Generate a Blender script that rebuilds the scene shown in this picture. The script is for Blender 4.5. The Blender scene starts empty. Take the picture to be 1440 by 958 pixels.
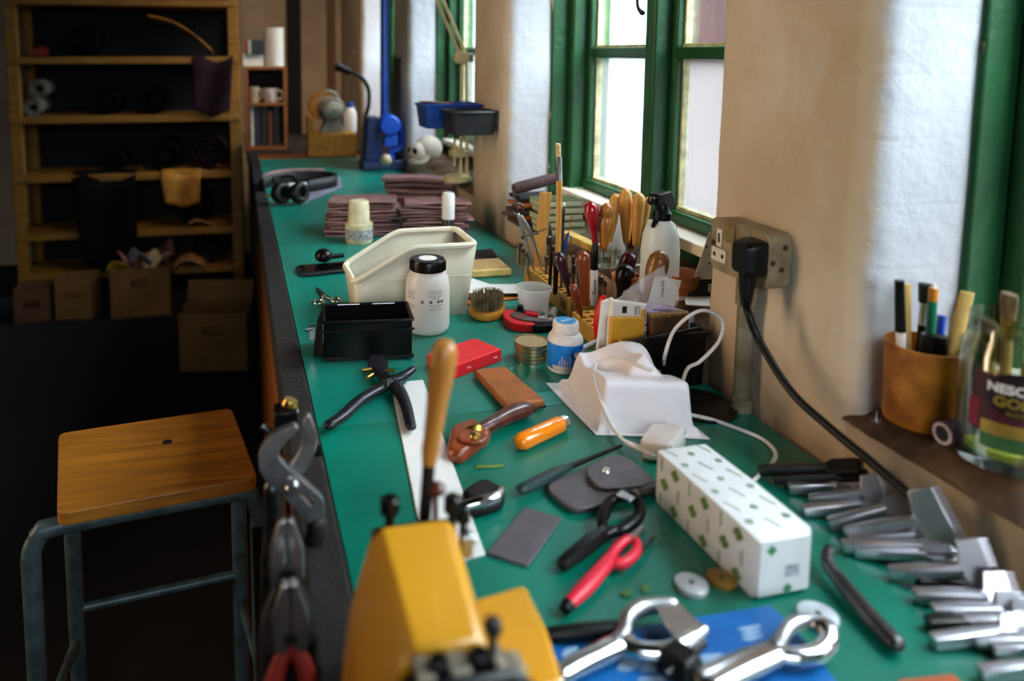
import bpy, bmesh, math, random
from mathutils import Vector as V, Matrix as M, noise
from mathutils.geometry import tessellate_polygon
random.seed(7)
SC = bpy.context.scene
COL = SC.collection
PI = math.pi
# ---------------------------------------------------------------- camera model (metres, bench along +Y)
F = 1050.0; VX, VY = 332.0, 73.5; W, H = 1440, 958
CX, CY = 549.0, 187.0                       # optical axis (the lens is shifted: uprights stay nearly parallel)
PITCH = math.atan((CY-VY)/F); YAW = math.atan((CX-VX)/math.hypot(F, CY-VY))
BZ = 0.9                                   # bench surface
CAM = V((0, 0, 1.42))
FW = V((math.sin(YAW)*math.cos(PITCH), math.cos(YAW)*math.cos(PITCH), -math.sin(PITCH)))
RT = V((math.cos(YAW), -math.sin(YAW), 0)); UP = RT.cross(FW)
LZ = 0.092                                 # window ledge above the bench
def ray(x, y): return FW*F+RT*(x-CX)-UP*(y-CY)
def at(x, y, z=0.0):                       # point of the photo on a level surface, z above the bench
    d = ray(x, y); return CAM+d*((BZ+z-CAM.z)/d.z)
def onX(x, y, X):
    d = ray(x, y); return CAM+d*(X/d.x)
def onY(x, y, Y):
    d = ray(x, y); return CAM+d*(Y/d.y)
def dep(x, y, D): return CAM+ray(x, y)*(D/F)
def mpp(p): return (p-CAM).dot(FW)/F       # metres per photo pixel at p
# ---------------------------------------------------------------- materials
def lin(h):
    h = h.lstrip('#'); o = []
    for i in (0, 2, 4):
        c = int(h[i:i+2], 16)/255
        o.append(c/12.92 if c <= .04045 else ((c+.055)/1.055)**2.4)
    return (*o, 1)
MATS = {}
def mat(name, col, rough=.5, metal=0., var=.12, scale=30., bump=0., bscale=None, spec=.5, trans=0., alpha=1., col2=None, ior=1.45, coat=0., sub=0., stretch=None, lo=.35, hi=.65):
    if name in MATS: return MATS[name]
    m = bpy.data.materials.new(name); m.use_nodes = True
    nt = m.node_tree; n = nt.nodes; l = nt.links
    p = n['Principled BSDF']
    c = lin(col)
    p.inputs['Roughness'].default_value = rough; p.inputs['Metallic'].default_value = metal
    p.inputs['Specular IOR Level'].default_value = spec; p.inputs['IOR'].default_value = ior
    p.inputs['Transmission Weight'].default_value = trans; p.inputs['Alpha'].default_value = alpha
    p.inputs['Coat Weight'].default_value = coat
    if sub: p.inputs['Subsurface Weight'].default_value = sub; p.inputs['Subsurface Radius'].default_value = (.02, .015, .01)
    tc = n.new('ShaderNodeTexCoord'); mp = n.new('ShaderNodeMapping')
    if stretch: mp.inputs['Scale'].default_value = stretch
    l.new(tc.outputs['Object'], mp.inputs[0])
    if var or col2:
        nz = n.new('ShaderNodeTexNoise'); nz.inputs['Scale'].default_value = scale; nz.inputs['Detail'].default_value = 5
        l.new(mp.outputs[0], nz.inputs['Vector'])
        r = n.new('ShaderNodeValToRGB')
        r.color_ramp.elements[0].position = lo; r.color_ramp.elements[1].position = hi
        c2 = lin(col2) if col2 else tuple(max(0, x*(1-2*var)) for x in c[:3])+(1,)
        c1 = c if col2 else tuple(min(1, x*(1+var)) for x in c[:3])+(1,)
        r.color_ramp.elements[0].color = c2; r.color_ramp.elements[1].color = c1
        l.new(nz.outputs['Fac'], r.inputs[0]); l.new(r.outputs[0], p.inputs['Base Color'])
    else: p.inputs['Base Color'].default_value = c
    if bump:
        nb = n.new('ShaderNodeTexNoise'); nb.inputs['Scale'].default_value = bscale or scale*3; nb.inputs['Detail'].default_value = 6
        l.new(mp.outputs[0], nb.inputs['Vector'])
        b = n.new('ShaderNodeBump'); b.inputs['Strength'].default_value = min(1, bump); b.inputs['Distance'].default_value = .004
        l.new(nb.outputs['Fac'], b.inputs['Height']); l.new(b.outputs[0], p.inputs['Normal'])
    m.diffuse_color = c
    MATS[name] = m; return m
def wood(name, c1, c2, rough=.45, st=(1, 12, 12), scale=6., coat=0.):
    return mat(name, c1, rough, col2=c2, scale=scale, stretch=st, bump=.15, bscale=20, coat=coat, lo=.3, hi=.7)
def glassmat(name, col='FFFFFF', rough=0., trans_mix=.85, edge=.5):
    # thin clear sheet: straight-through with a fresnel gloss
    if name in MATS: return MATS[name]
    m = bpy.data.materials.new(name); m.use_nodes = True; nt = m.node_tree; n = nt.nodes; l = nt.links; n.clear()
    o = n.new('ShaderNodeOutputMaterial'); t = n.new('ShaderNodeBsdfTransparent'); t.inputs[0].default_value = lin(col)
    g = n.new('ShaderNodeBsdfGlossy'); g.inputs['Roughness'].default_value = rough+.04
    lw = n.new('ShaderNodeLayerWeight'); lw.inputs[0].default_value = edge
    mp = n.new('ShaderNodeMath'); mp.operation = 'MULTIPLY'; mp.inputs[1].default_value = 1-trans_mix+.3
    l.new(lw.outputs['Fresnel'], mp.inputs[0])
    mx = n.new('ShaderNodeMixShader'); l.new(mp.outputs[0], mx.inputs[0]); l.new(t.outputs[0], mx.inputs[1]); l.new(g.outputs[0], mx.inputs[2]); l.new(mx.outputs[0], o.inputs[0])
    MATS[name] = m; return m
def translucent(name, col, fac=.5, rough=.3, clear=.0):
    # milky plastic / dirty pane: diffuse + translucent + a little straight-through
    if name in MATS: return MATS[name]
    m = bpy.data.materials.new(name); m.use_nodes = True; nt = m.node_tree; n = nt.nodes; l = nt.links
    p = n['Principled BSDF']; p.inputs['Base Color'].default_value = lin(col); p.inputs['Roughness'].default_value = rough
    t = n.new('ShaderNodeBsdfTranslucent'); t.inputs[0].default_value = lin(col)
    a = n.new('ShaderNodeMixShader'); a.inputs[0].default_value = fac
    l.new(p.outputs[0], a.inputs[1]); l.new(t.outputs[0], a.inputs[2])
    c = n.new('ShaderNodeBsdfTransparent'); b = n.new('ShaderNodeMixShader'); b.inputs[0].default_value = clear
    tc = n.new('ShaderNodeTexCoord'); nz = n.new('ShaderNodeTexNoise'); nz.inputs['Scale'].default_value = 6; nz.inputs['Detail'].default_value = 4
    l.new(tc.outputs['Object'], nz.inputs['Vector'])
    mm = n.new('ShaderNodeMath'); mm.operation = 'MULTIPLY_ADD'; mm.inputs[1].default_value = clear*.5; mm.inputs[2].default_value = clear*.75; mm.use_clamp = True
    l.new(nz.outputs['Fac'], mm.inputs[0]); l.new(mm.outputs[0], b.inputs[0])
    l.new(a.outputs[0], b.inputs[1]); l.new(c.outputs[0], b.inputs[2]); l.new(b.outputs[0], n['Material Output'].inputs[0])
    MATS[name] = m; return m
# ---------------------------------------------------------------- mesh building
def T(x=0, y=0, z=0): return M.Translation((x, y, z))
def R(ax, deg): return M.Rotation(math.radians(deg), 4, ax)
def S(x, y, z): return M.Diagonal((x, y, z, 1))
def AL(p, q):                              # z axis along p->q, origin p
    p, q = V(p), V(q); d = (q-p).normalized()
    return T(*p) @ d.to_track_quat('Z', 'Y').to_matrix().to_4x4()
I4 = M.Identity(4)
def smooth(pts, n=6, closed=False):
    pts = [V(p) for p in pts]; k = len(pts); out = []
    rng = range(k if closed else k-1)
    for i in rng:
        if closed: a, b, c, d = pts[i-1], pts[i], pts[(i+1) % k], pts[(i+2) % k]
        else: a, b, c, d = pts[max(i-1, 0)], pts[i], pts[i+1], pts[min(i+2, k-1)]
        for j in range(n):
            t = j/n
            out.append(.5*((2*b)+(c-a)*t+(2*a-5*b+4*c-d)*t*t+(3*b-a-3*c+d)*t**3))
    if not closed: out.append(pts[-1])
    return out
class MB:
    def __init__(s): s.bm = bmesh.new()
    def vs(s, pts, mx=I4): return [s.bm.verts.new(mx @ V(p)) for p in pts]
    def face(s, v):
        try: return s.bm.faces.new(v)
        except ValueError: return None
    def box(s, sx, sy, sz, mx=I4, tx=1., ty=1.):       # base centre at origin, sits on z=0, top scaled by tx,ty
        a, b = sx/2, sy/2
        v = s.vs([(-a, -b, 0), (a, -b, 0), (a, b, 0), (-a, b, 0), (-a*tx, -b*ty, sz), (a*tx, -b*ty, sz), (a*tx, b*ty, sz), (-a*tx, b*ty, sz)], mx)
        for f in ((3, 2, 1, 0), (4, 5, 6, 7), (0, 1, 5, 4), (1, 2, 6, 5), (2, 3, 7, 6), (3, 0, 4, 7)): s.face([v[i] for i in f])
        return s
    def bx(s, x0, x1, y0, y1, z0, z1, mx=I4):
        return s.box(x1-x0, y1-y0, z1-z0, mx @ T((x0+x1)/2, (y0+y1)/2, z0))
    def loft(s, rings, mx=I4, c0=True, c1=True, closed=True):
        R_ = [s.vs(r, mx) for r in rings]
        for a, b in zip(R_, R_[1:]):
            k = len(a)
            for i in range(k if closed else k-1): s.face([a[i], a[(i+1) % k], b[(i+1) % k], b[i]])
        if c0: s.face(R_[0][::-1])
        if c1: s.face(R_[-1])
        return s
    def lathe(s, prof, seg=24, mx=I4, c0=True, c1=True, sx=1., sy=1.):
        rings = []
        for r, z in prof:
            rings.append([(max(r, 1e-5)*sx*math.cos(2*PI*i/seg), max(r, 1e-5)*sy*math.sin(2*PI*i/seg), z) for i in range(seg)])
        return s.loft(rings, mx, c0, c1)
    def cyl(s, r, h, seg=20, mx=I4, r2=None): return s.lathe([(r, 0), (r if r2 is None else r2, h)], seg, mx)
    def rod(s, p, q, r, r2=None, seg=12): return s.cyl(r, (V(q)-V(p)).length, seg, AL(p, q), r2)
    def ball(s, c, r, seg=16, sx=1, sy=1, sz=1, mx=I4):
        n = seg//2
        return s.lathe([(r*math.sin(PI*i/n), -r*math.cos(PI*i/n)) for i in range(n+1)], seg, mx @ T(*c) @ S(sx, sy, sz))
    def tube(s, pts, r, seg=10, n=0, closed=False, mx=I4, flat=1., cap=True):
        if n: 
            if isinstance(r, (list, tuple)):
                rr = [V((x, 0, 0)) for x in r]; r = [x.x for x in smooth(rr, n, closed)]
            pts = smooth(pts, n, closed)
        pts = [V(p) for p in pts]; k = len(pts)
        rs = list(r) if isinstance(r, (list, tuple)) else [r]*k
        rings = []; up = None
        for i in range(k):
            if closed: d = pts[(i+1) % k]-pts[i-1]
            else: d = pts[min(i+1, k-1)]-pts[max(i-1, 0)]
            d.normalize()
            if up is None:
                up = V((0, 0, 1)) if abs(d.z) < .9 else V((1, 0, 0))
            sd = d.cross(up).normalized(); up = sd.cross(d).normalized()
            rings.append([pts[i]+(sd*math.cos(2*PI*j/seg)+up*flat*math.sin(2*PI*j/seg))*rs[i] for j in range(seg)])
        if closed: rings.append(rings[0])
        elif cap:
            def end(i, j):
                c = pts[i]; d = (pts[i]-pts[j]).normalized()
                return [[c+(V(q)-c)*k+d*rs[i]*h for q in rings[i]] for k, h in ((.87, .4), (.55, .72), (.2, .88))]
            rings = end(0, 1)[::-1]+rings+end(-1, -2)
        return s.loft(rings, mx, not closed, not closed)
    def prism(s, out, z0, z1, mx=I4, holes=(), top=None):
        loops = [[V((p[0], p[1], 0)) for p in out]]+[[V((p[0], p[1], 0)) for p in h] for h in holes]
        tri = tessellate_polygon(loops); flat = [p for l in loops for p in l]
        b = s.vs([(p.x, p.y, z0) for p in flat], mx); t = s.vs([(p.x, p.y, z1) for p in flat], mx)
        if not holes:
            s.face(b[::-1]); s.face(t)
        else:
            for f in tri:
                s.face([b[i] for i in f]); s.face([t[i] for i in f])
        k = 0
        for l in loops:
            n = len(l)
            for i in range(n):
                j = (i+1) % n; s.face([b[k+i], b[k+j], t[k+j], t[k+i]])
            k += n
        return s
    def plate(s, pts, mx=I4):
        s.face(s.vs(pts, mx)); return s
    def grid(s, fn, nu, nv, mx=I4, thick=0):
        g = [[s.bm.verts.new(mx @ V(fn(i/nu, j/nv))) for j in range(nv+1)] for i in range(nu+1)]
        for i in range(nu):
            for j in range(nv): s.face([g[i][j], g[i+1][j], g[i+1][j+1], g[i][j+1]])
        return s
def O(name, mb, m, parent=None, bev=0, sm=38, sub=0, solid=0, seg=2, loc=None):
    me = bpy.data.meshes.new(name)
    bmesh.ops.recalc_face_normals(mb.bm, faces=mb.bm.faces[:]) if not solid else None
    mb.bm.to_mesh(me); mb.bm.free(); me.update()
    me.materials.append(m if not isinstance(m, str) else MATS[m])
    for p in me.polygons: p.use_smooth = True
    me.set_sharp_from_angle(angle=math.radians(sm))
    o = bpy.data.objects.new(name, me); COL.objects.link(o)
    if parent is not None: o.parent = parent
    if loc is not None: o.location = loc
    if solid:
        d = o.modifiers.new('solid', 'SOLIDIFY'); d.thickness = solid; d.offset = 0
    if bev:
        d = o.modifiers.new('bevel', 'BEVEL'); d.width = bev; d.segments = seg; d.limit_method = 'ANGLE'; d.angle_limit = math.radians(35); d.harden_normals = False
    if sub:
        d = o.modifiers.new('sub', 'SUBSURF'); d.levels = sub; d.render_levels = sub
    return o
def tag(o, label, cat, group=None):
    o['label'] = label; o['category'] = cat
    if group: o['group'] = group
    return o
def thing(name, label, cat, loc=(0, 0, 0), rz=0, group=None):
    o = bpy.data.objects.new(name, None); o.empty_display_size = .02; COL.objects.link(o)
    o.location = loc; o.rotation_euler = (0, 0, rz)
    return tag(o, label, cat, group)
def struct(name, mb, m, parent=None, **k):
    o = O(name, mb, m, parent, **k)
    if parent is None: o['kind'] = 'structure'
    return o
def fr(A, B, z=0):                         # frame along two photo points on the bench
    a, b = at(*A, z), at(*B, z); d = b-a
    return a, math.atan2(d.y, d.x), d.length
def copytree(o, loc=None, rz=None, label=None):
    c = o.copy(); COL.objects.link(c)
    if loc is not None: c.location = loc
    if rz is not None: c.rotation_euler = (0, 0, rz)
    if label: c['label'] = label
    for ch in list(o.children):
        d = ch.copy(); COL.objects.link(d); d.parent = c
        for g in list(ch.children):
            e = g.copy(); COL.objects.link(e); e.parent = d
    return c
def glyphs(name, text, size, depth, align, bold):
    cu = bpy.data.curves.new(name, 'FONT'); cu.body = text; cu.size = size; cu.align_x = align; cu.align_y = 'CENTER'; cu.extrude = depth; cu.resolution_u = 4; cu.offset = bold
    t = bpy.data.objects.new(name+'_tmp', cu); me0 = t.to_mesh()
    vs = [v.co.copy() for v in me0.vertices]; fs = [list(p.vertices) for p in me0.polygons]
    t.to_mesh_clear(); bpy.data.objects.remove(t); bpy.data.curves.remove(cu)
    return vs, fs
def letters(name, text, size, m, parent, mx, depth=.0002, bend=None, font_scale=1., align='CENTER', bold=0.):
    if text[0] == '~':                      # print too small to read in the photo: rows of letter-sized marks
        vs, fs, x = [], [], 0; rr = random.Random(text)
        for ch in text[1:]:
            w_ = size*(.28 if ch == ' ' else rr.uniform(.3, .5))
            if ch != ' ':
                h0, h1 = (-.3 if rr.random() < .15 else -.12)*size, (.42 if rr.random() < .25 else .2)*size
                k = len(vs); vs += [V((x+.04*size, h0, depth)), V((x+w_-.06*size, h0, depth)), V((x+w_-.06*size, h1, depth)), V((x+.04*size, h1, depth))]; fs.append([k, k+1, k+2, k+3])
            x += w_
        if align == 'CENTER':
            for v in vs: v.x -= x/2
    else: vs, fs = glyphs(name, text, size, depth, align, bold)
    if bend:                               # wrap x around a cylinder of radius bend about local z, text upright
        q = []
        for v in vs:
            a = v.x/bend; r = bend+v.z
            q.append(V((r*math.sin(a), -r*math.cos(a), v.y)))
        vs = q
    me = bpy.data.meshes.new(name); me.from_pydata([mx @ v for v in vs], [], fs); me.update()
    me.materials.append(MATS[m] if isinstance(m, str) else m)
    o = bpy.data.objects.new(name, me); COL.objects.link(o); o.parent = parent
    return o
def ell(rx, ry, n=24, c=(0, 0)): return [(c[0]+rx*math.cos(2*PI*i/n), c[1]+ry*math.sin(2*PI*i/n)) for i in range(n)]
def rrect(x0, x1, y0, y1, r, n=4):
    o = []
    for cx, cy, a in ((x1-r, y1-r, 0), (x0+r, y1-r, 90), (x0+r, y0+r, 180), (x1-r, y0+r, 270)):
        for i in range(n+1):
            t = math.radians(a+90*i/n); o.append((cx+r*math.cos(t), cy+r*math.sin(t)))
    return o
def rounded(q, r=.02, n=4):
    o_ = []; k = len(q)
    for i in range(k):
        p, a_, b_ = V((*q[i], 0)), V((*q[i-1], 0)), V((*q[(i+1) % k], 0)); ra = min(r, (a_-p).length*.45); rb = min(r, (b_-p).length*.45); u, w_ = (a_-p).normalized()*ra, (b_-p).normalized()*rb
        for j in range(n+1):
            s_ = j/n; o_.append(tuple(((p+u)*(1-s_)**2+p*2*s_*(1-s_)+(p+w_)*s_*s_)[:2]))
    return o_
def arc(cx, cy, r, a0, a1, n=10): return [(cx+r*math.cos(math.radians(a0+(a1-a0)*i/n)), cy+r*math.sin(math.radians(a0+(a1-a0)*i/n))) for i in range(n+1)]
def polyflat(name, label, cat, px, z0, z1, m, bev=.0015, group=None, sm=38, rad=0):  # flat slab whose corners are photo points
    pts = [at(x, y, z1) for x, y in px]; c = sum(pts, V())/len(pts); c.z = BZ+z0
    mb = MB(); q_ = [(p.x-c.x, p.y-c.y) for p in pts]; mb.prism(rounded(q_, rad) if rad else q_, 0, z1-z0)
    o = O(name, mb, m, None, bev, sm, loc=c); return tag(o, label, cat, group)
# ---- the materials of the place
mat('plaster', 'DCCBB2', .75, col2='CDBA9E', scale=4, bump=.5, bscale=22)
mat('ledge_stone', '6B5138', .8, col2='3A281A', scale=14, bump=1, bscale=40)
mat('green_paint', '1E5530', .36, var=.12, scale=12, bump=.5, bscale=50)
mat('putty', 'C9CBA0', .6, var=.2, scale=40)
mat('cream_paint', 'E8E2CF', .45, var=.05)
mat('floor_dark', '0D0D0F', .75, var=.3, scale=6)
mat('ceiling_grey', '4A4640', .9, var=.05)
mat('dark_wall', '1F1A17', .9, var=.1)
mat('back_beige', 'B39C82', .85, var=.1, scale=3)
mat('brick', '7E3A32', .85, col2='5A2A28', scale=9)
mat('brass', 'C9A350', .3, 1., var=.1)
mat('steel', 'B9B9BC', .3, 1., var=.08)
mat('steel_dark', '5C5A5A', .38, 1., var=.15, scale=60)
mat('chrome', 'D6D6DA', .12, 1., var=.03)
mat('black_plastic', '09090A', .38, var=.1, spec=.3)
mat('black_satin', '0A0A0B', .28, var=.1, spec=.3)
mat('black_leather', '100F10', .55, var=.15, scale=60, bump=.3)
mat('grey_leather', '5C5559', .42, var=.08, scale=80, bump=.15)
mat('white_plastic', 'EAE6E2', .35, var=.02)
mat('cream_plastic', 'E2DCC4', .4, var=.03)
mat('red_plastic', 'E01524', .35, var=.04)
mat('red_card', 'E8202A', .5, var=.04)
wood('pine', '93661A', '6E480E', .6)
wood('ply', 'C98A2E', 'A8661A', .4)
wood('seat_wood', '9C6419', '73430B', .5)
wood('bench_wood', '9A5A1E', '6E3A10', .6)
wood('handle_wood', 'BE8038', '8E561C', .35, st=(12, 12, 1), coat=.3)
wood('light_wood', 'DDA95A', 'C08838', .4, st=(12, 12, 1), coat=.2)
wood('dark_wood', '5A2A20', '3A1814', .3, st=(12, 12, 1), coat=.4)
wood('red_wood', '9A4A20', '6E2C12', .3, st=(12, 12, 1), coat=.4)
wood('block_wood', 'DDA648', 'C28A34', .5)
mat('tan_leather', 'A8602C', .45, var=.12, scale=30, bump=.2)
mat('sheath_leather', '8E3C18', .35, var=.2, scale=30, coat=.3)
mat('ink', '151310', .6, var=0)
mat('paper', 'E9E5DC', .6, var=.03)
mat('white_paint', 'EDEAE6', .5, var=.02)
# ---------------------------------------------------------------- the room
XW = 0.73; XR = 0.86; PF = onX(1000, 300, XW).y; PER = (onX(553, 150, XW).y-PF)/2; PWID = PF-onX(1230, 300, XW).y-.006; YB = 5.3
piers = [(PF-PWID+PER*k, PF+PER*k) for k in range(-3, 4)]     # near, far Y of each pier
# white-washed brick piers with rounded arrises
def brickplaster():
    m = mat('painted_brick', 'D9CDBB', .6, col2='CAB99F', scale=5)
    nt = m.node_tree; n = nt.nodes; l = nt.links; p = n['Principled BSDF']
    tc = n.new('ShaderNodeTexCoord'); mp = n.new('ShaderNodeMapping'); mp.inputs['Rotation'].default_value = (PI/2, 0, PI/2)
    sx = n.new('ShaderNodeSeparateXYZ'); l.new(tc.outputs['Object'], sx.inputs[0])
    ad = n.new('ShaderNodeMath'); ad.operation = 'ADD'; l.new(sx.outputs[0], ad.inputs[0]); l.new(sx.outputs[1], ad.inputs[1])
    cb = n.new('ShaderNodeCombineXYZ'); l.new(ad.outputs[0], cb.inputs[0]); l.new(sx.outputs[2], cb.inputs[1])
    wz = n.new('ShaderNodeTexNoise'); wz.inputs['Scale'].default_value = 7; l.new(tc.outputs['Object'], wz.inputs['Vector'])
    vm = n.new('ShaderNodeVectorMath'); vm.operation = 'SCALE'; vm.inputs['Scale'].default_value = .02; l.new(wz.outputs['Color'], vm.inputs[0])
    va = n.new('ShaderNodeVectorMath'); va.operation = 'ADD'; l.new(cb.outputs[0], va.inputs[0]); l.new(vm.outputs[0], va.inputs[1])
    br = n.new('ShaderNodeTexBrick'); br.inputs['Scale'].default_value = 1; br.inputs['Brick Width'].default_value = .23; br.inputs['Row Height'].default_value = .078; br.inputs['Mortar Size'].default_value = .006; br.inputs['Mortar Smooth'].default_value = 1
    br.inputs['Color1'].default_value = br.inputs['Color2'].default_value = (1, 1, 1, 1); br.inputs['Mortar'].default_value = (0, 0, 0, 1)
    l.new(va.outputs[0], br.inputs['Vector'])
    nz = n.new('ShaderNodeTexNoise'); nz.inputs['Scale'].default_value = 25; nz.inputs['Detail'].default_value = 8; l.new(tc.outputs['Object'], nz.inputs['Vector'])
    s2 = n.new('ShaderNodeMath'); s2.operation = 'MULTIPLY_ADD'; s2.inputs[1].default_value = .05; l.new(br.outputs['Color'], s2.inputs[0]); l.new(nz.outputs['Fac'], s2.inputs[2])
    b = n.new('ShaderNodeBump'); b.inputs['Strength'].default_value = .55; b.inputs['Distance'].default_value = .008
    l.new(s2.outputs[0], b.inputs['Height']); l.new(b.outputs[0], p.inputs['Normal'])
    # white limewash on the reveals, its edge ragged along the arris
    rg = n.new('ShaderNodeTexNoise'); rg.inputs['Scale'].default_value = 16; rg.inputs['Detail'].default_value = 7; l.new(tc.outputs['Object'], rg.inputs['Vector'])
    ra = n.new('ShaderNodeMath'); ra.operation = 'MULTIPLY_ADD'; ra.inputs[1].default_value = .035; l.new(rg.outputs['Fac'], ra.inputs[0]); l.new(sx.outputs[0], ra.inputs[2])
    rw = n.new('ShaderNodeMapRange'); rw.inputs[1].default_value = XW+.026; rw.inputs[2].default_value = XW+.036; l.new(ra.outputs[0], rw.inputs[0])
    wm = n.new('ShaderNodeMix'); wm.data_type = 'RGBA'; l.new(rw.outputs[0], wm.inputs[0]); l.new(p.inputs['Base Color'].links[0].from_socket, wm.inputs[6]); wm.inputs[7].default_value = lin('C9CCD3'); l.new(wm.outputs[2], p.inputs['Base Color'])
    # stains: brown damp low on the wall and blotches
    st = n.new('ShaderNodeTexNoise'); st.inputs['Scale'].default_value = 3.5; st.inputs['Detail'].default_value = 7; l.new(tc.outputs['Object'], st.inputs['Vector'])
    mr = n.new('ShaderNodeMapRange'); mr.inputs[1].default_value = 1.04; mr.inputs[2].default_value = .90; l.new(sx.outputs[2], mr.inputs[0])
    mu = n.new('ShaderNodeMath'); mu.operation = 'MULTIPLY'; l.new(mr.outputs[0], mu.inputs[0]); l.new(st.outputs['Fac'], mu.inputs[1])
    old = p.inputs['Base Color'].links[0].from_socket
    mx = n.new('ShaderNodeMix'); mx.data_type = 'RGBA'; l.new(mu.outputs[0], mx.inputs[0]); l.new(old, mx.inputs[6]); mx.inputs[7].default_value = lin('9A661E')
    l.new(mx.outputs[2], p.inputs['Base Color'])
    return m
PB = brickplaster()
def pier_outline(y0, y1, r=.035):
    o = [(1.2, y0), (XR+.05, y0-.012)]
    o += [(XW+r-r*math.cos(math.radians(a)), y0+r-r*math.sin(math.radians(a))) for a in (90, 75, 60, 45, 30, 15, 0)]
    r2 = .015
    o += [(XW+r2-r2*math.cos(math.radians(a)), y1-r2+r2*math.sin(math.radians(a))) for a in (0, 30, 60, 90)]
    o += [(1.2, y1)]
    return o
w = MB()
for y0, y1 in piers:
    ol = pier_outline(y0, y1)
    zs = [0, .5, .88]+[.9+i*.04 for i in range(22)]+[1.9, 2.4, 3.2]
    rings = []
    # resample the face so the plaster can wander a little
    pts = []
    for i, (a, b) in enumerate(ol):
        pts.append((a, b))
        if i+1 < len(ol):
            c, d = ol[i+1]; L = math.hypot(c-a, d-b); k = int(L/.04)
            for j in range(1, k): pts.append((a+(c-a)*j/k, b+(d-b)*j/k))
    for z in zs:
        rg = []
        for a, b in pts:
            q = V((a, b, z)); f = noise.noise(q*5)*.006+noise.noise(q*17)*.0025
            if a < 1.0: rg.append((a+min(0, f)*1 if False else a+f, b+noise.noise(q*6+V((9, 1, 4)))*.004, z))
            else: rg.append((a, b, z))
        rings.append(rg)
    w.loft(rings)
# aprons under the windows and the wall above them
for k in range(len(piers)-1):
    ya, yb = piers[k][1], piers[k+1][0]
    w.bx(XW+.004, 1.2, ya-.02, yb+.02, 0, BZ+LZ-.03)
    w.bx(XW+.02, 1.2, ya-.02, yb+.02, 2.5, 3.2)
w.bx(XW, 1.2, piers[-1][1]-.02, YB+.1, 0, 3.2); w.bx(XW, 1.2, -2.6, piers[0][0]+.02, 0, 3.2)
struct('wall_right', w, PB, sm=60)
# ragged stone ledges
for k in range(len(piers)-1):
    ya, yb = piers[k][1], piers[k+1][0]
    mb = MB(); nu, nv = int((yb-ya)/.012), 14
    def ledge(u, v, ya=ya, yb=yb):
        y = ya-.02+(yb-ya+.04)*u; x = XW-.002+(.30)*v
        q = V((x, y, 0)); z = BZ+LZ-.004+noise.noise(q*22)*.004+noise.noise(q*60)*.002
        if v < .01: z -= .022; x += .001+noise.noise(q*14)*.003
        elif v < .1: x += .004+noise.noise(q*30)*.008; z -= .004+abs(noise.noise(q*25))*.008
        return (x, y, z)
    mb.grid(ledge, nu, nv); o = struct('trim_%d' % (k+1), mb, 'ledge_stone', sm=60)
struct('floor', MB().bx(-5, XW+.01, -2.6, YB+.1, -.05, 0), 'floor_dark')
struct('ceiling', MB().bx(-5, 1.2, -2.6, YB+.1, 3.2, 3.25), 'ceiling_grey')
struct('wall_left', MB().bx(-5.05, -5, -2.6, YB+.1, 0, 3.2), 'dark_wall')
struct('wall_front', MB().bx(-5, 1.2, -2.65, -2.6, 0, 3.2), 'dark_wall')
struct('wall_back', MB().bx(-5, 1.2, YB, YB+.05, 0, 3.2), 'back_beige')
# ragged plaster edges where the reveals meet the window frames
mat('ragged_plaster', 'C9B88A', .8, col2='3A3020', scale=30, bump=.6, lo=.42, hi=.5)
for k in range(1, len(piers)):
    random.seed(k); y0 = piers[k][0]-.012; L_, R_ = [], []
    z = BZ+LZ
    while z < 2.5:
        q = noise.noise(V((k*3.1, z*9, 1)))*.010+noise.noise(V((k, z*34, 4)))*.006
        L_.append((XR-.001+q, z)); R_.append((XR+.034+q*.3, z)); z += .012
    mb = MB(); mb.prism(L_+R_[::-1], 0, .006, T(0, y0+.004, 0) @ R('X', 90)); struct('trim_%d' % (20+k), mb, 'ragged_plaster')
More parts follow.
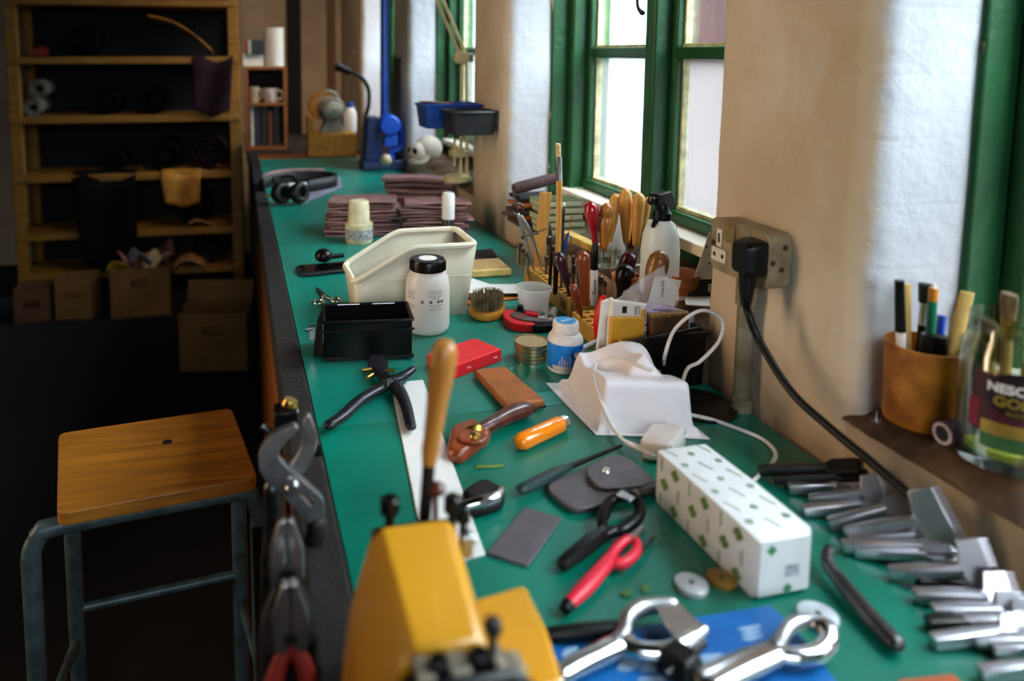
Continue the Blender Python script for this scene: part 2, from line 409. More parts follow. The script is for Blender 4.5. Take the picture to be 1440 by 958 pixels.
# windows: green painted timber, three lights each
ybw = piers[4][0]; MWD = onX(903, 150, .905).y-onX(917, 150, .905).y; PLW = ybw-.045-onX(903, 150, .905).y
GL = glassmat('window_glass', 'F4F8F8', .0, .9)
DIRTY = translucent('dirty_glass', '6E6C6A', .9, .3, .35)
def window(k, ya, yb):
    root = bpy.data.objects.new('window_%d' % k, None); COL.objects.link(root); root['kind'] = 'structure'
    zb, zt, xg = 1.055, 2.5, .975
    f = MB()
    f.bx(XR-.004, xg+.04, yb-.016, yb+.012, BZ+LZ-.01, zt); f.bx(XR-.004, xg+.04, ya-.012, ya+.016, BZ+LZ-.01, zt)
    f.bx(XR+.045, xg+.04, yb-.045, yb-.016, BZ+LZ-.01, zt); f.bx(XR+.045, xg+.04, ya+.016, ya+.045, BZ+LZ-.01, zt)
    f.bx(XR, xg+.04, ya, yb, zt-.05, zt+.02); f.bx(XR+.05, xg+.05, ya, yb, BZ+LZ-.01, zb-.035)
    O('window_frame', f, 'green_paint', root, bev=.005)
    O('sill_board', MB().bx(XR+.02, xg+.03, ya+.016, yb-.016, zb-.036, zb-.012), 'cream_paint', root, bev=.004)
    a, b = ya+.045, yb-.045; n = 3; mw, pl = MWD, PLW; cuts = [b-pl-mw-pl-mw, b-pl-mw]; lights = [(a, cuts[0]), (cuts[0]+mw, cuts[1]), (cuts[1]+mw, b)]
    for y in cuts:
        O('mullion', MB().bx(XR+.045, xg+.02, y, y+mw, zb-.05, zt), 'green_paint', root, bev=.006)
    for i in range(n):
        y0, y1 = lights[i]; c = MB(); s = .022
        c.bx(xg-.03, xg+.008, y0+.004, y0+s, zb-.03, zt-.05); c.bx(xg-.03, xg+.008, y1-s, y1-.004, zb-.03, zt-.05)
        c.bx(xg-.035, xg+.025, y0+.004, y1-.004, zb-.011, zb+.015); c.bx(xg-.03, xg+.02, y0+.012, y1-.012, 1.405, 1.432); c.bx(xg-.03, xg+.02, y0+.012, y1-.012, 1.84, 1.865)
        O('casement', c, 'green_paint', root, bev=.004)
        pt = MB()
        for za, zc in ((zb+.015, 1.405), (1.432, 1.84)):
            for q in ((y0+s, y0+s+.006), (y1-s-.006, y1-s)): pt.bx(xg-.012, xg+.004, q[0], q[1], za, zc)
            pt.bx(xg-.014, xg+.004, y0+s, y1-s, za, za+.007)
        O('putty_line', pt, 'putty', root)
        O('pane', MB().bx(xg, xg+.004, y0+.015, y1-.015, zb, 1.42), DIRTY if i < n-1 else MATS['half_dirty'], root)
        O('pane', MB().bx(xg, xg+.004, y0+.015, y1-.015, 1.42, zt-.04), GL, root)
    return root
translucent('half_dirty', '626260', .9, .3, .5)
for k in range(len(piers)-1): window(k, piers[k][1], piers[k+1][0])
# catch handle dangling in the middle window
wc = [o for o in bpy.data.objects if o.name == 'window_2'][0] if 'window_2' in bpy.data.objects else None
ca = onX(900, 4, .93)
O('window_catch', MB().tube([ca+V((0, 0, .03)), ca+V((0, .012, .012)), ca+V((0, .006, -.012)), ca+V((0, -.014, -.024))], [.004, .004, .0045, .007], 8, 5), 'black_satin', wc)
# the street outside: wet pavement, brick buildings opposite
def brickwall(name, x0, x1, y0, y1, z0, z1):
    m = mat('street_brick', '3A1F1E', .85, var=.2, scale=3)
    o = O(name, MB().bx(x0, x1, y0, y1, z0, z1), m); return o
bA = thing('brick_building', 'red brick building far along the street outside the left window pane', 'building', (4.1, 8.0, 0))
O('wall', MB().bx(-.18, .12, 0, 6, -4, 7), mat('street_brick', '3A1F1E', .85, var=.2, scale=3), bA)
bB = thing('brick_building', 'nearer red brick building seen through the upper right window pane', 'building', (2.78, 4.15, 0))
O('wall', MB().bx(0, 2.6, 0, 3.5, -4, 8), MATS['street_brick'], bB)
lt = MB(); lt.bx(.6, 1.5, -.02, .05, 2.5, 4); lt.bx(.6, 1.5, -.02, .05, -1, .6); O('window', lt, mat('pale_window', 'B8BCC0', .2), bB)
bC = thing('rendered_building', 'long pale rendered building along the far side of the street', 'building', (9, -20, -2))
O('wall', MB().bx(0, 4, 0, 90, 0, 5), mat('pale_render', '454442', .9, var=.25, scale=.4), bC); O('roof', MB().bx(-.2, 4, 0, 90, 5, 5.3), mat('slate', '3A3C40', .7), bC)
struct('street', MB().bx(1.25, 40, -30, 60, -2.05, -2), mat('wet_street', '6A6A6A', .4, var=.1, scale=1))
bpy.data.objects['street']['kind'] = 'structure'
# ---------------------------------------------------------------- light
wd = bpy.data.worlds.new('sky'); SC.world = wd; wd.use_nodes = True
wn = wd.node_tree.nodes; wl_ = wd.node_tree.links; bg = wn['Background']; bg.inputs[0].default_value = (.84, .92, 1.0, 1)
tcw = wn.new('ShaderNodeTexCoord'); sxw = wn.new('ShaderNodeSeparateXYZ'); wl_.new(tcw.outputs['Generated'], sxw.inputs[0])
mrw = wn.new('ShaderNodeMapRange'); mrw.inputs[1].default_value = .08; mrw.inputs[2].default_value = .6; mrw.inputs[3].default_value = 1.6; mrw.inputs[4].default_value = 36; wl_.new(sxw.outputs[2], mrw.inputs[0]); wl_.new(mrw.outputs[0], bg.inputs[1])
for k in range(len(piers)-1):
    ya, yb = piers[k][1], piers[k+1][0]
    L = bpy.data.lights.new('window_portal', 'AREA'); L.shape = 'RECTANGLE'; L.size = 1.5; L.size_y = yb-ya-.1; L.cycles.is_portal = True
    o = bpy.data.objects.new('window_portal', L); COL.objects.link(o); o.location = (1.08, (ya+yb)/2, 1.75)
    o.rotation_euler = (0, PI/2, 0)         # emits towards -X
def lamp(loc, to, size, power, col, spread=120):
    L = bpy.data.lights.new('lamp_and_fill', 'AREA'); L.shape = 'RECTANGLE'; L.size = size[0]; L.size_y = size[1]; L.energy = power; L.color = col; L.spread = math.radians(spread)
    o = bpy.data.objects.new('lamp_and_fill', L); COL.objects.link(o); o.location = loc
    o.rotation_euler = (V(to)-V(loc)).to_track_quat('-Z', 'Y').to_euler(); return o
lamp((-1.7, 1.4, 1.85), (.75, 1.4, 1.35), (.5, 2.6), 7, (1, .72, .47), 80)
lamp((.1, -2.45, 2.1), (.42, 1.1, .95), (1.6, 1.2), 7.5, (.86, .92, 1), 70)  # added cool fill behind the camera, brightens the sides facing it
lamp((.35, 2.9, 2.9), (.42, 4.7, 1.2), (.3, .6), 3, (1, .74, .5), 70)  # added warm fill, no real lamp of the room, brightens the back wall
# ---------------------------------------------------------------- camera
cd = bpy.data.cameras.new('camera'); cam = bpy.data.objects.new('camera', cd); COL.objects.link(cam); SC.camera = cam
cd.sensor_width = 36; cd.lens = 36*F/W; cd.shift_x = (W/2-CX)/W; cd.shift_y = -(H/2-CY)/W; cd.clip_start = .02; cd.clip_end = 200
rm = M((RT, UP, -FW)).transposed().to_4x4(); cam.matrix_world = T(*CAM) @ rm
cd.dof.use_dof = True; cd.dof.focus_distance = (at(805, 500)-CAM).dot(FW)*1.03; cd.dof.aperture_fstop = 2.5; cd.dof.aperture_blades = 9
SC.view_settings.view_transform = 'Standard'; SC.view_settings.look = 'None'; SC.view_settings.exposure = 0.42; SC.view_settings.gamma = 1; SC.view_settings.use_curve_mapping = False
SC.cycles.max_bounces = 8; SC.cycles.transparent_max_bounces = 16; SC.cycles.caustics_reflective = False; SC.cycles.caustics_refractive = False; SC.cycles.sample_clamp_indirect = 8
# ---------------------------------------------------------------- bench
MT = mat('mat_green', '007D6C', .30, var=.16, scale=3, spec=.75)
nt = MT.node_tree; n = nt.nodes; l = nt.links; p = n['Principled BSDF']
tc = n.new('ShaderNodeTexCoord'); br = n.new('ShaderNodeTexBrick'); br.offset = 0; br.squash = 1
br.inputs['Scale'].default_value = 1; br.inputs['Brick Width'].default_value = .0104; br.inputs['Row Height'].default_value = .0104; br.inputs['Mortar Size'].default_value = .0004
br.inputs['Color1'].default_value = br.inputs['Color2'].default_value = (0, 0, 0, 1); br.inputs['Mortar'].default_value = (1, 1, 1, 1)
l.new(tc.outputs['Object'], br.inputs['Vector'])
wz = n.new('ShaderNodeTexNoise'); wz.inputs['Scale'].default_value = 4.5; wz.inputs['Detail'].default_value = 4; l.new(tc.outputs['Object'], wz.inputs['Vector'])
rp = n.new('ShaderNodeMapRange'); rp.inputs[1].default_value = .5; rp.inputs[2].default_value = .64; rp.inputs[4].default_value = .35; l.new(wz.outputs['Fac'], rp.inputs[0])
mu = n.new('ShaderNodeMath'); mu.operation = 'MULTIPLY'; l.new(br.outputs['Color'], mu.inputs[0]); l.new(rp.outputs[0], mu.inputs[1])
mx = n.new('ShaderNodeMix'); mx.data_type = 'RGBA'; l.new(mu.outputs[0], mx.inputs[0]); old = p.inputs['Base Color'].links[0].from_socket
l.new(old, mx.inputs[6]); mx.inputs[7].default_value = lin('8FCFBE'); l.new(mx.outputs[2], p.inputs['Base Color'])
rn = n.new('ShaderNodeTexNoise'); rn.inputs['Scale'].default_value = 9; rn.inputs['Detail'].default_value = 6; l.new(tc.outputs['Object'], rn.inputs['Vector'])
rr = n.new('ShaderNodeMapRange'); rr.inputs[3].default_value = .26; rr.inputs[4].default_value = .46; l.new(rn.outputs['Fac'], rr.inputs[0]); l.new(rr.outputs[0], p.inputs['Roughness'])
YE = at(420, 223).y; YS = at(470, 600).y
bench = thing('workbench', 'long wooden workbench running along the window wall, dark edging strip', 'workbench', (0, 0, 0))
O('worktop', MB().bx(.068, XW-.012, .0, YE+.2, .855, .896), 'bench_wood', bench)
O('edging_strip', MB().bx(.056, .099, .0, YE+.2, .845, .9015), mat('rubber_edge', '1B1513', .75, var=.25, scale=60, bump=.5), bench, bev=.004)
O('side_panel', MB().bx(.072, .092, .0, YE+.2, .0, .85), 'bench_wood', bench)
O('end_panel', MB().bx(.095, XW-.012, YE+.18, YE+.2, .0, .85), 'bench_wood', bench)
mat('mat_plain', '00745F', .30, var=.14, scale=6, spec=.75)
def cmat(y0, y1, label, m=MT):
    o = O('cutting_mat', MB().bx(.1, XW-.012, y0, y1, -.0035, 0), m, None, bev=.001, loc=(0, 0, BZ)); tag(o, label, 'cutting mat', 'cutting mats on the workbench')
cmat(YS+.001, YE, 'long teal gridded cutting mat on the far part of the workbench')
cmat(.05, YS-.001, 'nearer plain teal cutting mat under the white box and chrome pincers', MATS['mat_plain'])
# ================================================================ far end of the room
# pine shelving rack on the left
pL, pR = dep(18, 75, 4.2), dep(329, 75, 4.42); sd = pR-pL; sd.z = 0; SL = sd.length; srz = math.atan2(sd.y, sd.x)
rack = thing('shelving_rack', 'tall pine shelving rack with five shelves against the dark wall', 'shelving rack', (pL.x, pL.y, 0), srz)
for x in (.0, SL):
    for y in (0, .3):
        O('post', MB().bx(x-.032, x+.032, y-.022, y+.022, 0, 2.2), 'pine', rack, bev=.004)
def zsh(i): return dep(175, 85+83*i, 4.31).z+.02
SHZ = [dep(175, 4, 4.31).z+.02]+[zsh(i) for i in range(4)]+[.14]
for z in SHZ:
    O('shelf', MB().bx(-.03, SL+.03, -.03, .32, z-.04, z), 'pine', rack, bev=.004)
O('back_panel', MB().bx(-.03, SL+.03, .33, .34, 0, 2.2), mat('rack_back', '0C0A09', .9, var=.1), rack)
def on_shelf(u, i, d=.04):                                     # u along the shelf, i shelf number
    p = V((pL.x, pL.y, 0))+V((math.cos(srz), math.sin(srz), 0))*(u*SL)+V((-math.sin(srz), math.cos(srz), 0))*d
    p.z = SHZ[i]; return p
mat('dark_hide', '0A0808', .9, var=.3, scale=10, spec=.1); mat('plum_hide', '21141A', .9, var=.2, scale=10, spec=.1); mat('grey_roll', '6E675C', .7, var=.2)
mat('ochre_hide', 'A06A1C', .7, var=.2, scale=10, bump=.3); mat('pale_hide', 'A87A50', .7, var=.2)
def hide_roll(p, r, L, m, lab, tilt=0, dy=0):
    t = thing('leather_roll', lab, 'leather roll', (p.x, p.y, p.z+r), srz, 'rolls of leather on the shelving rack')
    mb = MB(); prof = []
    pts = []
    for i in range(40):
        a = i/39*5*PI; q = r*(.35+.65*i/39); pts.append((q*math.cos(a-PI/2-5*PI), q*math.sin(a-PI/2-5*PI)))
    rings = [[(x, 0, z) for x, z in pts], [(x, L, z) for x, z in pts]]
    mb.loft(rings, R('Z', dy), c0=False, c1=False, closed=False)
    O('hide', mb, m, t, solid=.006); O('core', MB().lathe([(r*.33, 0), (r*.33, L)], 14, R('Z', dy) @ R('X', -90)), 'dark_hide', t)
    return t
hide_roll(on_shelf(.10, 2, .02)+V((0, 0, .105)), .055, .26, 'grey_roll', 'pale grey leather roll upper of two at left of the second shelf')
hide_roll(on_shelf(.07, 2, .02), .052, .26, 'grey_roll', 'grey leather roll lower of two at left of the second shelf')
hide_roll(on_shelf(.40, 2, .02), 0.079, .27, 'dark_hide', 'dark leather roll in the middle of the second shelf')
hide_roll(on_shelf(.62, 2, .02), 0.088, .27, 'dark_hide', 'dark leather roll right of the middle on the second shelf')
hide_roll(on_shelf(.66, 3, .02), 0.097, .27, 'dark_hide', 'big dark leather roll behind the hanging ochre hide on third shelf')
hide_roll(on_shelf(.88, 3, .02), 0.106, .27, 'plum_hide', 'plum leather roll at the right end of the third shelf')
hide_roll(on_shelf(.88, 5, .02), 0.123, .27, 'plum_hide', 'fat plum leather roll at right on the bottom shelf')
hide_roll(on_shelf(.42, 3, .02), 0.070, .27, 'dark_hide', 'dark leather roll left of centre on the third shelf')
hide_roll(on_shelf(.30, 1, .02), 0.097, .27, 'dark_hide', 'dark leather roll on the top shelf left of the tilted offcut')
hide_roll(on_shelf(.80, 4, .02), 0.106, .27, 'dark_hide', 'dark leather roll on the fourth shelf under the ochre hide')
# hides hanging over the shelf fronts
def drape(name, lab, u, i, w, h, m, skew=0):
    p = on_shelf(u, i, -.045); t = MB()
    def f(a, b):
        x = (a-.5)*w*(1-.15*b)+skew*b; z = -b*h*(1-.25*abs(a-.5)) + .006
        y = -.012*math.sin(a*7+b*3)-.01*b
        if b < .12: y += (.12-b)*1.2; z = .008
        return (x, y-.01, z)
    t.grid(f, 14, 12); o = O(name, t, m, solid=.004, sm=80, loc=p); o.rotation_euler = (0, 0, srz); tag(o, lab, 'leather hide')
drape('ochre_hide', 'ochre leather offcut hanging over the edge of the third shelf', .735, 3, .23, .21, 'ochre_hide', .01)
drape('plum_hide', 'dark plum leather hide hanging off the first shelf at right', .90, 1, .24, .36, 'plum_hide', -.01)
drape('dark_hide', 'black leather hide hanging down over the fourth shelf', .38, 3, .36, .6, 'dark_hide', .03)
p = on_shelf(.60, 1, .02); mb = MB()
mb.grid(lambda a, b: ((a)*.36, b*.2-.02, .24-.21*a+.05*math.sin(a*3)-b*.02), 12, 4)
o = O('leather_offcut', mb, 'ochre_hide', solid=.008, loc=p, sm=80); o.rotation_euler = (0, 0, srz); tag(o, 'ochre leather offcut leaning down across the top shelf', 'leather offcut')
mb = MB(); mb.grid(lambda a, b: (a*.16, b*.12, .02+.02*math.sin(a*4+b)), 6, 4)
o = O('leather_offcut', mb, 'pale_hide', solid=.005, loc=on_shelf(.76, 4, -.02), sm=80); o.rotation_euler = (0, 0, srz); tag(o, 'pale pink leather offcut just under the ochre hide', 'leather offcut')
mb = MB(); mb.grid(lambda a, b: (a*.2, b*.2, .05*math.sin(a*3.1)+.01), 8, 4)
o = O('leather_offcut', mb, 'pale_hide', solid=.005, loc=on_shelf(.68, 5, -.1), sm=80); o.rotation_euler = (0, 0, srz); tag(o, 'pale tan leather offcut on the bottom shelf beside the carton', 'leather offcut')
o = O('red_scrap', MB().prism([(0, 0), (.1, 0), (.1, .05), (.05, .06)], 0, .01, R('X', 70)), mat('red_scrap', '8E2A28', .6), loc=on_shelf(.05, 1, .1)+V((0, 0, .005))); tag(o, 'small red leather scrap at the left end of the top shelf', 'leather scrap')
# cartons on the floor
mat('cardboard', '6E4C22', .8, var=.1, scale=6); mat('cardboard_dark', '523014', .8, var=.12, scale=6)
def carton(lab, A, B, wd, h, m, flaps=False, hole=True):
    a, b = at(*A, -BZ), at(*B, -BZ); rz = math.atan2((b-a).y, (b-a).x); L = (b-a).length
    t = thing('carton', lab, 'cardboard carton', a, rz)
    k = MB(); s = .006
    ho = [rrect(L/2-.05, L/2+.05, h-.1, h-.06, .018)] if hole else []
    k.prism([(0, 0), (L, 0), (L, h), (0, h)], 0, s, R('X', 90) @ T(0, 0, -s), holes=ho)
    k.bx(0, s, 0, wd, 0, h); k.bx(L-s, L, 0, wd, 0, h); k.bx(0, L, wd-s, wd, 0, h); k.bx(0, L, 0, wd, 0, s)
    O('carton_body', k, m, t)
    if flaps:
        f = MB(); f.box(L, .09, .004, T(L/2, wd, h) @ R('X', 60) @ T(0, .045, 0)); f.box(L, .07, .004, T(L/2, wd*.45, h-.01) @ R('X', 22)); O('flap', f, m, t)
    return t, L
t1, L1 = carton('cardboard carton with a hand hole, heaped with scraps, by the rack', (156, 450), (241, 443), .19, .27, 'cardboard')
t2, L2 = carton('brown cardboard carton with a hand hole beside the bench end', (252, 524), (349, 522), .2, .27, 'cardboard', True)
t3, L3 = carton('dark cardboard carton left of the scrap carton under the rack', (78, 451), (131, 449), .16, .22, 'cardboard')
t4, L4 = carton('dim cardboard carton at the far left foot of the rack', (20, 456), (72, 452), .16, .18, 'cardboard_dark')
scr = [('yellow', 'A8861E'), ('rose', '9A5A50'), ('grey', '55555E'), ('orange', '96541A'), ('cream', 'A08A62'), ('brown', '4A2A1C')]
base = t1.matrix_basis @ V((0, 0, 0)); 
for i, (nm, c) in enumerate(scr):
    u = .03+i*.045; mb = MB(); ph = i*1.7
    mb.grid(lambda a, b: ((a-.5)*.12, (b-.5)*.10, .03*math.sin(a*4+ph)+.03*math.cos(b*5+ph)+.03), 8, 8)
    o = O('leather_scrap', mb, mat('scrap_'+nm, c, .6, var=.15), solid=.004, sm=80)
    c_, s_ = math.cos(t1.rotation_euler.z), math.sin(t1.rotation_euler.z); lx, ly = u+.03, .06+.05*(i % 2)
    o.location = (t1.location.x+c_*lx-s_*ly, t1.location.y+s_*lx+c_*ly, .228+.03*(i % 3)); o.rotation_euler = (0, .3*(i % 3-1), i)
    tag(o, '%s leather scrap heaped in the carton by the rack' % nm, 'leather scrap')
# back counter, bookcase and what stands on it
ctr = thing('back_counter', 'dark counter across the end of the room behind the bench', 'counter', (-.1, YE+.22, 0))
O('counter_top', MB().bx(.14, XW+.08, 0, .95, .85, .897), mat('counter_dark', '211C1A', .5, var=.2), ctr, bev=.004); O('counter_body', MB().bx(.16, XW+.06, .01, .95, 0, .849), 'dark_wall', ctr)
CZ = -.03
bc0, bc1 = at(346, 212, -.003), at(404, 212, -.003)
zc = .897; s8 = mpp(bc0)
bk = thing('bookcase', 'small open wooden bookcase standing on the back counter', 'bookcase', (bc0.x, bc0.y, zc), 0)
bw, bh = 58*s8, 118*s8
for nm, b in (('side', (0, .018, 0, .15, 0, bh)), ('side', (bw-.018, bw, 0, .15, 0, bh)), ('shelf', (.018, bw-.018, 0, .15, bh-.018, bh)), ('shelf', (.018, bw-.018, 0, .15, 67*s8-.016, 67*s8)), ('shelf', (.018, bw-.018, 0, .15, 0, .018)), ('back_panel', (.018, bw-.018,   .14, .15, .018, bh-.018))):
    O(nm, MB().bx(*b), 'bench_wood' if nm != 'back_panel' else 'dark_wall', bk, bev=.002)
def onbc(dx, z, y=.03): return V((bc0.x+dx, bc0.y+y, zc+z))
rl = thing('paper_roll', 'white paper roll standing on top of the bookcase', 'paper roll', onbc(42*s8, bh, .07))
O('paper', MB().lathe([(.018, 0), (14*s8, 0), (14*s8, 54*s8), (.018, 54*s8)], 24, c0=False, c1=False), mat('roll_white', 'CFCBC2', .7, var=.04), rl)
O('core', MB().lathe([(.017, .002), (.017, 54*s8-.002)], 14), 'cardboard', rl)
o = O('white_box', MB().bx(0, 28*s8, 0, .12, 0, 17*s8), 'paper', bev=.002, loc=onbc(-2*s8, bh)); tag(o, 'white carton on top of the bookcase beside the paper roll', 'box')
tt = thing('tea_box', 'small dark box with red and green end on the white carton', 'box', onbc(0, bh+17*s8, .01))
O('box_body', MB().bx(10*s8, 27*s8, 0, .09, 0, 20*s8), 'black_satin', tt); O('red_end', MB().bx(2*s8, 6*s8, 0, .09, 0, 18*s8), 'red_scrap', tt); O('green_end', MB().bx(6*s8, 10*s8, 0, .09, 0, 20*s8), mat('pale_green', '9FB49A', .6), tt)
def mug(lab, p, r, h, m):
    t = thing('mug', lab, 'mug', p); O('cup', MB().lathe([(r*.9, 0), (r, .01), (r, h), (r*.9, h), (r*.88, .012)], 20), m, t)
    O('handle', MB().tube([(r*.95, 0, h*.8), (r*1.5, 0, h*.75), (r*1.5, 0, h*.3), (r*.95, 0, h*.2)], .006, 8, 5), m, t)
mug('cream mug at left on the upper shelf of the bookcase', onbc(13*s8, 67*s8, .05), .026, .085, mat('mug_cream', 'B9A58C', .4)); mug('white mug at right on the upper shelf of the bookcase', onbc(36*s8, 67*s8, .05), .04, .075, mat('mug_white', 'C9BDB4', .35))
for i, (c, w, h, l) in enumerate((('C9C6C2', 5, 59, 'tall white file at the left end of the lower bookcase shelf'), ('2B2B36', 8, 58, 'navy file beside the tall white file in the bookcase'), ('20201F', 9, 56, 'black book in the middle of the lower bookcase shelf'), ('6E3E24', 6, 50, 'brown book right of the black book in the bookcase'), ('1C1C22', 9, 55, 'black file at the right end of the lower bookcase shelf'))):
    t = thing('book', l, 'book', onbc((7+[0, 6, 15, 25, 32][i])*s8, .018, .03), 0, 'books and files in the bookcase')
    O('cover', MB().bx(0, w*s8*.95, 0, .10, 0, h*s8), mat('book_'+c, c, .5), t, bev=.002); O('pages', MB().bx(.003, w*s8*.95-.003, .004, .103, .003, h*s8+.0008), 'paper', t)
# dark post and boxed pipes on the back wall
for k, (x0, x1, m, nm) in enumerate(((404, 424, 'dark_wall', 'trim_8'), (461, 472, mat('brown_trim', '6E5234', .7), 'trim_9'))):
    a, b = onY(x0, 100, YB-.06), onY(x1, 100, YB-.06)
    struct(nm, MB().bx(a.x, b.x, YB-.06, YB-.005, 0, 3.19), m)
a, b = onY(339, 100, YB-.3), onY(404, 100, YB-.3)
struct('trim_10', MB().bx(a.x-.6, a.x, YB-.3, YB-.005, 0, 3.19), 'dark_wall')
# mustard stand and buffing grinder
g0 = at(433, 221, 0); sg = mpp(g0); gw = 70*sg
st = thing('grinder_stand', 'mustard wooden stand box under the grinder', 'stand', g0, -.04)
O('stand_body', MB().bx(0, gw, 0, .16, 0, 32*sg), mat('mustard_wood', 'B07C1A', .55, var=.15), st, bev=.004); O('upright_board', MB().bx(0, .03, 0, .16, 32*sg, 56*sg), 'mustard_wood', st, bev=.003)
gr = thing('bench_grinder', 'grey bench grinder with orange wheel on the mustard stand', 'bench grinder', g0+V((gw*.52, .08, 32*sg)), .1)
q = sg
b = MB(); b.loft([[(x*s_, y*.8, z) for x, y in rrect(-16*q, 16*q, -.045, .045, .01)] for z, s_ in ((0, 1.05), (6*q, 1), (14*q, .72), (24*q, .62))]); O('foot', b, mat('grinder_grey', '8B8B80', .45, var=.1), gr, bev=.003)
O('motor_housing', MB().lathe([(14*q, -.07), (17*q, -.06), (17*q, .05), (15*q, .065)], 28, T(0, 0, 34*q) @ R('X', 90)), 'grinder_grey', gr, bev=.003)
O('hub_cap', MB().lathe([(12*q, 0), (12*q, .02), (9*q, .03), (5*q, .032), (4*q, .045)], 24, T(0, -.06, 34*q) @ R('X', 90)), mat('hub_green', 'AEB8A2', .4), gr, bev=.002)
O('grinding_wheel', MB().lathe([(6*q, 0), (22*q, 0), (22*q, .03), (6*q, .03)], 28, T(-7*q, .09, 38*q) @ R('X', 90)), mat('wheel_orange', 'A8702C', .8, var=.15), gr, bev=.002)
O('wheel_guard', MB().tube([(16*q*math.cos(math.radians(a)), .07, 36*q+22*q*math.sin(math.radians(a))) for a in range(0, 181, 20)], .012, 8), 'grinder_grey', gr)
ln = thing('flexible_lamp', 'black gooseneck lamp arching over the grinder', 'lamp', g0+V((gw+.06, .12, 0)))
O('stem', MB().tube([V((0, 0, 0)), V((.0, 0, 45*q)), V((6*q, 0, 70*q)), V((5*q, 0, 95*q)), V((-8*q, 0, 113*q)), V((-26*q, 0, 119*q))], .011, 10, 8), 'black_plastic', ln)
O('lamp_head', MB().rod(V((-22*q, 0, 118*q)), V((-42*q, 0, 127*q)), .018, .024), 'black_plastic', ln); O('base', MB().lathe([(.05, 0), (.05, .012), (.015, .022)], 20), 'black_plastic', ln)
sp = thing('squeeze_bottle', 'small white bottle with blue cap behind the grinder', 'bottle', g0+V((gw*.98, .2, 0)))
O('bottle_body', MB().lathe([(.03, 0), (.035, .01), (.035, .2), (.02, .23)], 18), 'white_plastic', sp); O('cap', MB().lathe([(.02, .2301), (.018, .26)], 14), mat('cap_blue', '1D4FA0', .4), sp)
O('board_dark', MB(), 'ink') if 0 else None
# leaning board on the third pier
pb_ = piers[5]
o = O('leaning_board', MB().bx(-.012, 0, -.17, .0, 0, .55, R('Y', 3)), mat('board_green', '16211A', .6), loc=(XW-.015, pb_[1]-.005, BZ)); tag(o, 'dark green board leaning on the wall pier behind the press', 'board')
# blue eyelet press
pc = at(539, 236); q = mpp(pc); mat('press_blue', '1746A0', .35, var=.12, coat=.2); mat('press_bright', '1A54C4', .3, var=.1, coat=.3); mat('press_navy', '0E2654', .4, var=.1)
pr = thing('eyelet_press', 'blue cast iron hand press with tall lever on the bench end', 'press', pc, -.05)
bs = MB(); bs.box(66*q, .15, 13*q, tx=.94, ty=.94); O('base', bs, 'press_navy', pr, bev=.006)
cb = MB(); cb.loft([[(x-16*q, y, z) for x, y in rrect(-12*q*k, 12*q*k, -.06, .08, .012)] for z, k in ((13*q, 1.2), (30*q, 1), (62*q, .9), (72*q, .7))]); O('column', cb, 'press_navy', pr, bev=.004)
hd = MB(); hd.lathe([(14*q, -.05), (15*q, -.04), (15*q, .05), (13*q, .06)], 24, T(6*q, -.02, 62*q) @ R('X', 90)); hd.box(20*q, .09, 34*q, T(8*q, -.02, 32*q), .8, .8); O('press_head', hd, 'press_bright', pr, bev=.005)
O('ram', MB().lathe([(7*q, 14*q), (7*q, 20*q), (4*q, 20.5*q), (4*q, 40*q)], 16, T(8*q, -.03, 0)), 'press_bright', pr)
O('link_arm', MB().tube([(20*q, -.03, 66*q), (26*q, -.03, 48*q), (24*q, -.03, 30*q), (12*q, -.03, 24*q)], 4*q, 10, 5), 'press_bright', pr)
O('lever', MB().rod((2*q, 0, 58*q), (3*q, .03, 290*q), 6.3*q, 5.6*q, 20), 'press_blue', pr)
O('hand_knob', MB().ball((0, 0, 0), 8*q, 18, mx=T(-2*q, -.13, 17*q)), mat('knob_bone', 'B8A684', .4), pr)
# the skull on the ledge of the far window
sk = at(598, 229, LZ); q = mpp(sk); mat('bone_white', 'CFC6B6', .5, var=.06, scale=20)
sl = thing('skull', 'white plaster skull on the far window ledge', 'skull', sk, .45)
mb = MB(); mb.ball((0, 0, 0), 20*q, 28, 1.12, .86, .92, T(5*q, 0, 20*q)); mb.ball((0, 0, 0), 13.5*q, 20, 1, .95, 1.15, T(-13*q, 0, 15*q)); O('cranium', mb, 'bone_white', sl)
O('jaw', MB().tube([(-4*q, -11*q, 12*q), (-10*q, -10*q, 4*q), (-21*q, -5*q, 3*q), (-24*q, 0, 3.5*q), (-21*q, 5*q, 3*q), (-10*q, 10*q, 4*q), (-4*q, 11*q, 12*q)], 3.2*q, 8, 4), 'bone_white', sl)
for s in (-1, 1): O('eye_socket', MB().ball((0, 0, 0), 4.6*q, 14, .6, 1, 1, T(-23.5*q, s*5.5*q, 19*q)), 'ink', sl)
O('nose_socket', MB().lathe([(2.6*q, 0), (.3*q, 5*q)], 8, T(-25.5*q, 0, 10*q), sx=.5), 'ink', sl)
O('teeth', MB().tube([(-22*q, -6*q, 6.5*q), (-25.5*q, 0, 6.8*q), (-22*q, 6*q, 6.5*q)], 2.2*q, 8, 5), 'bone_white', sl)
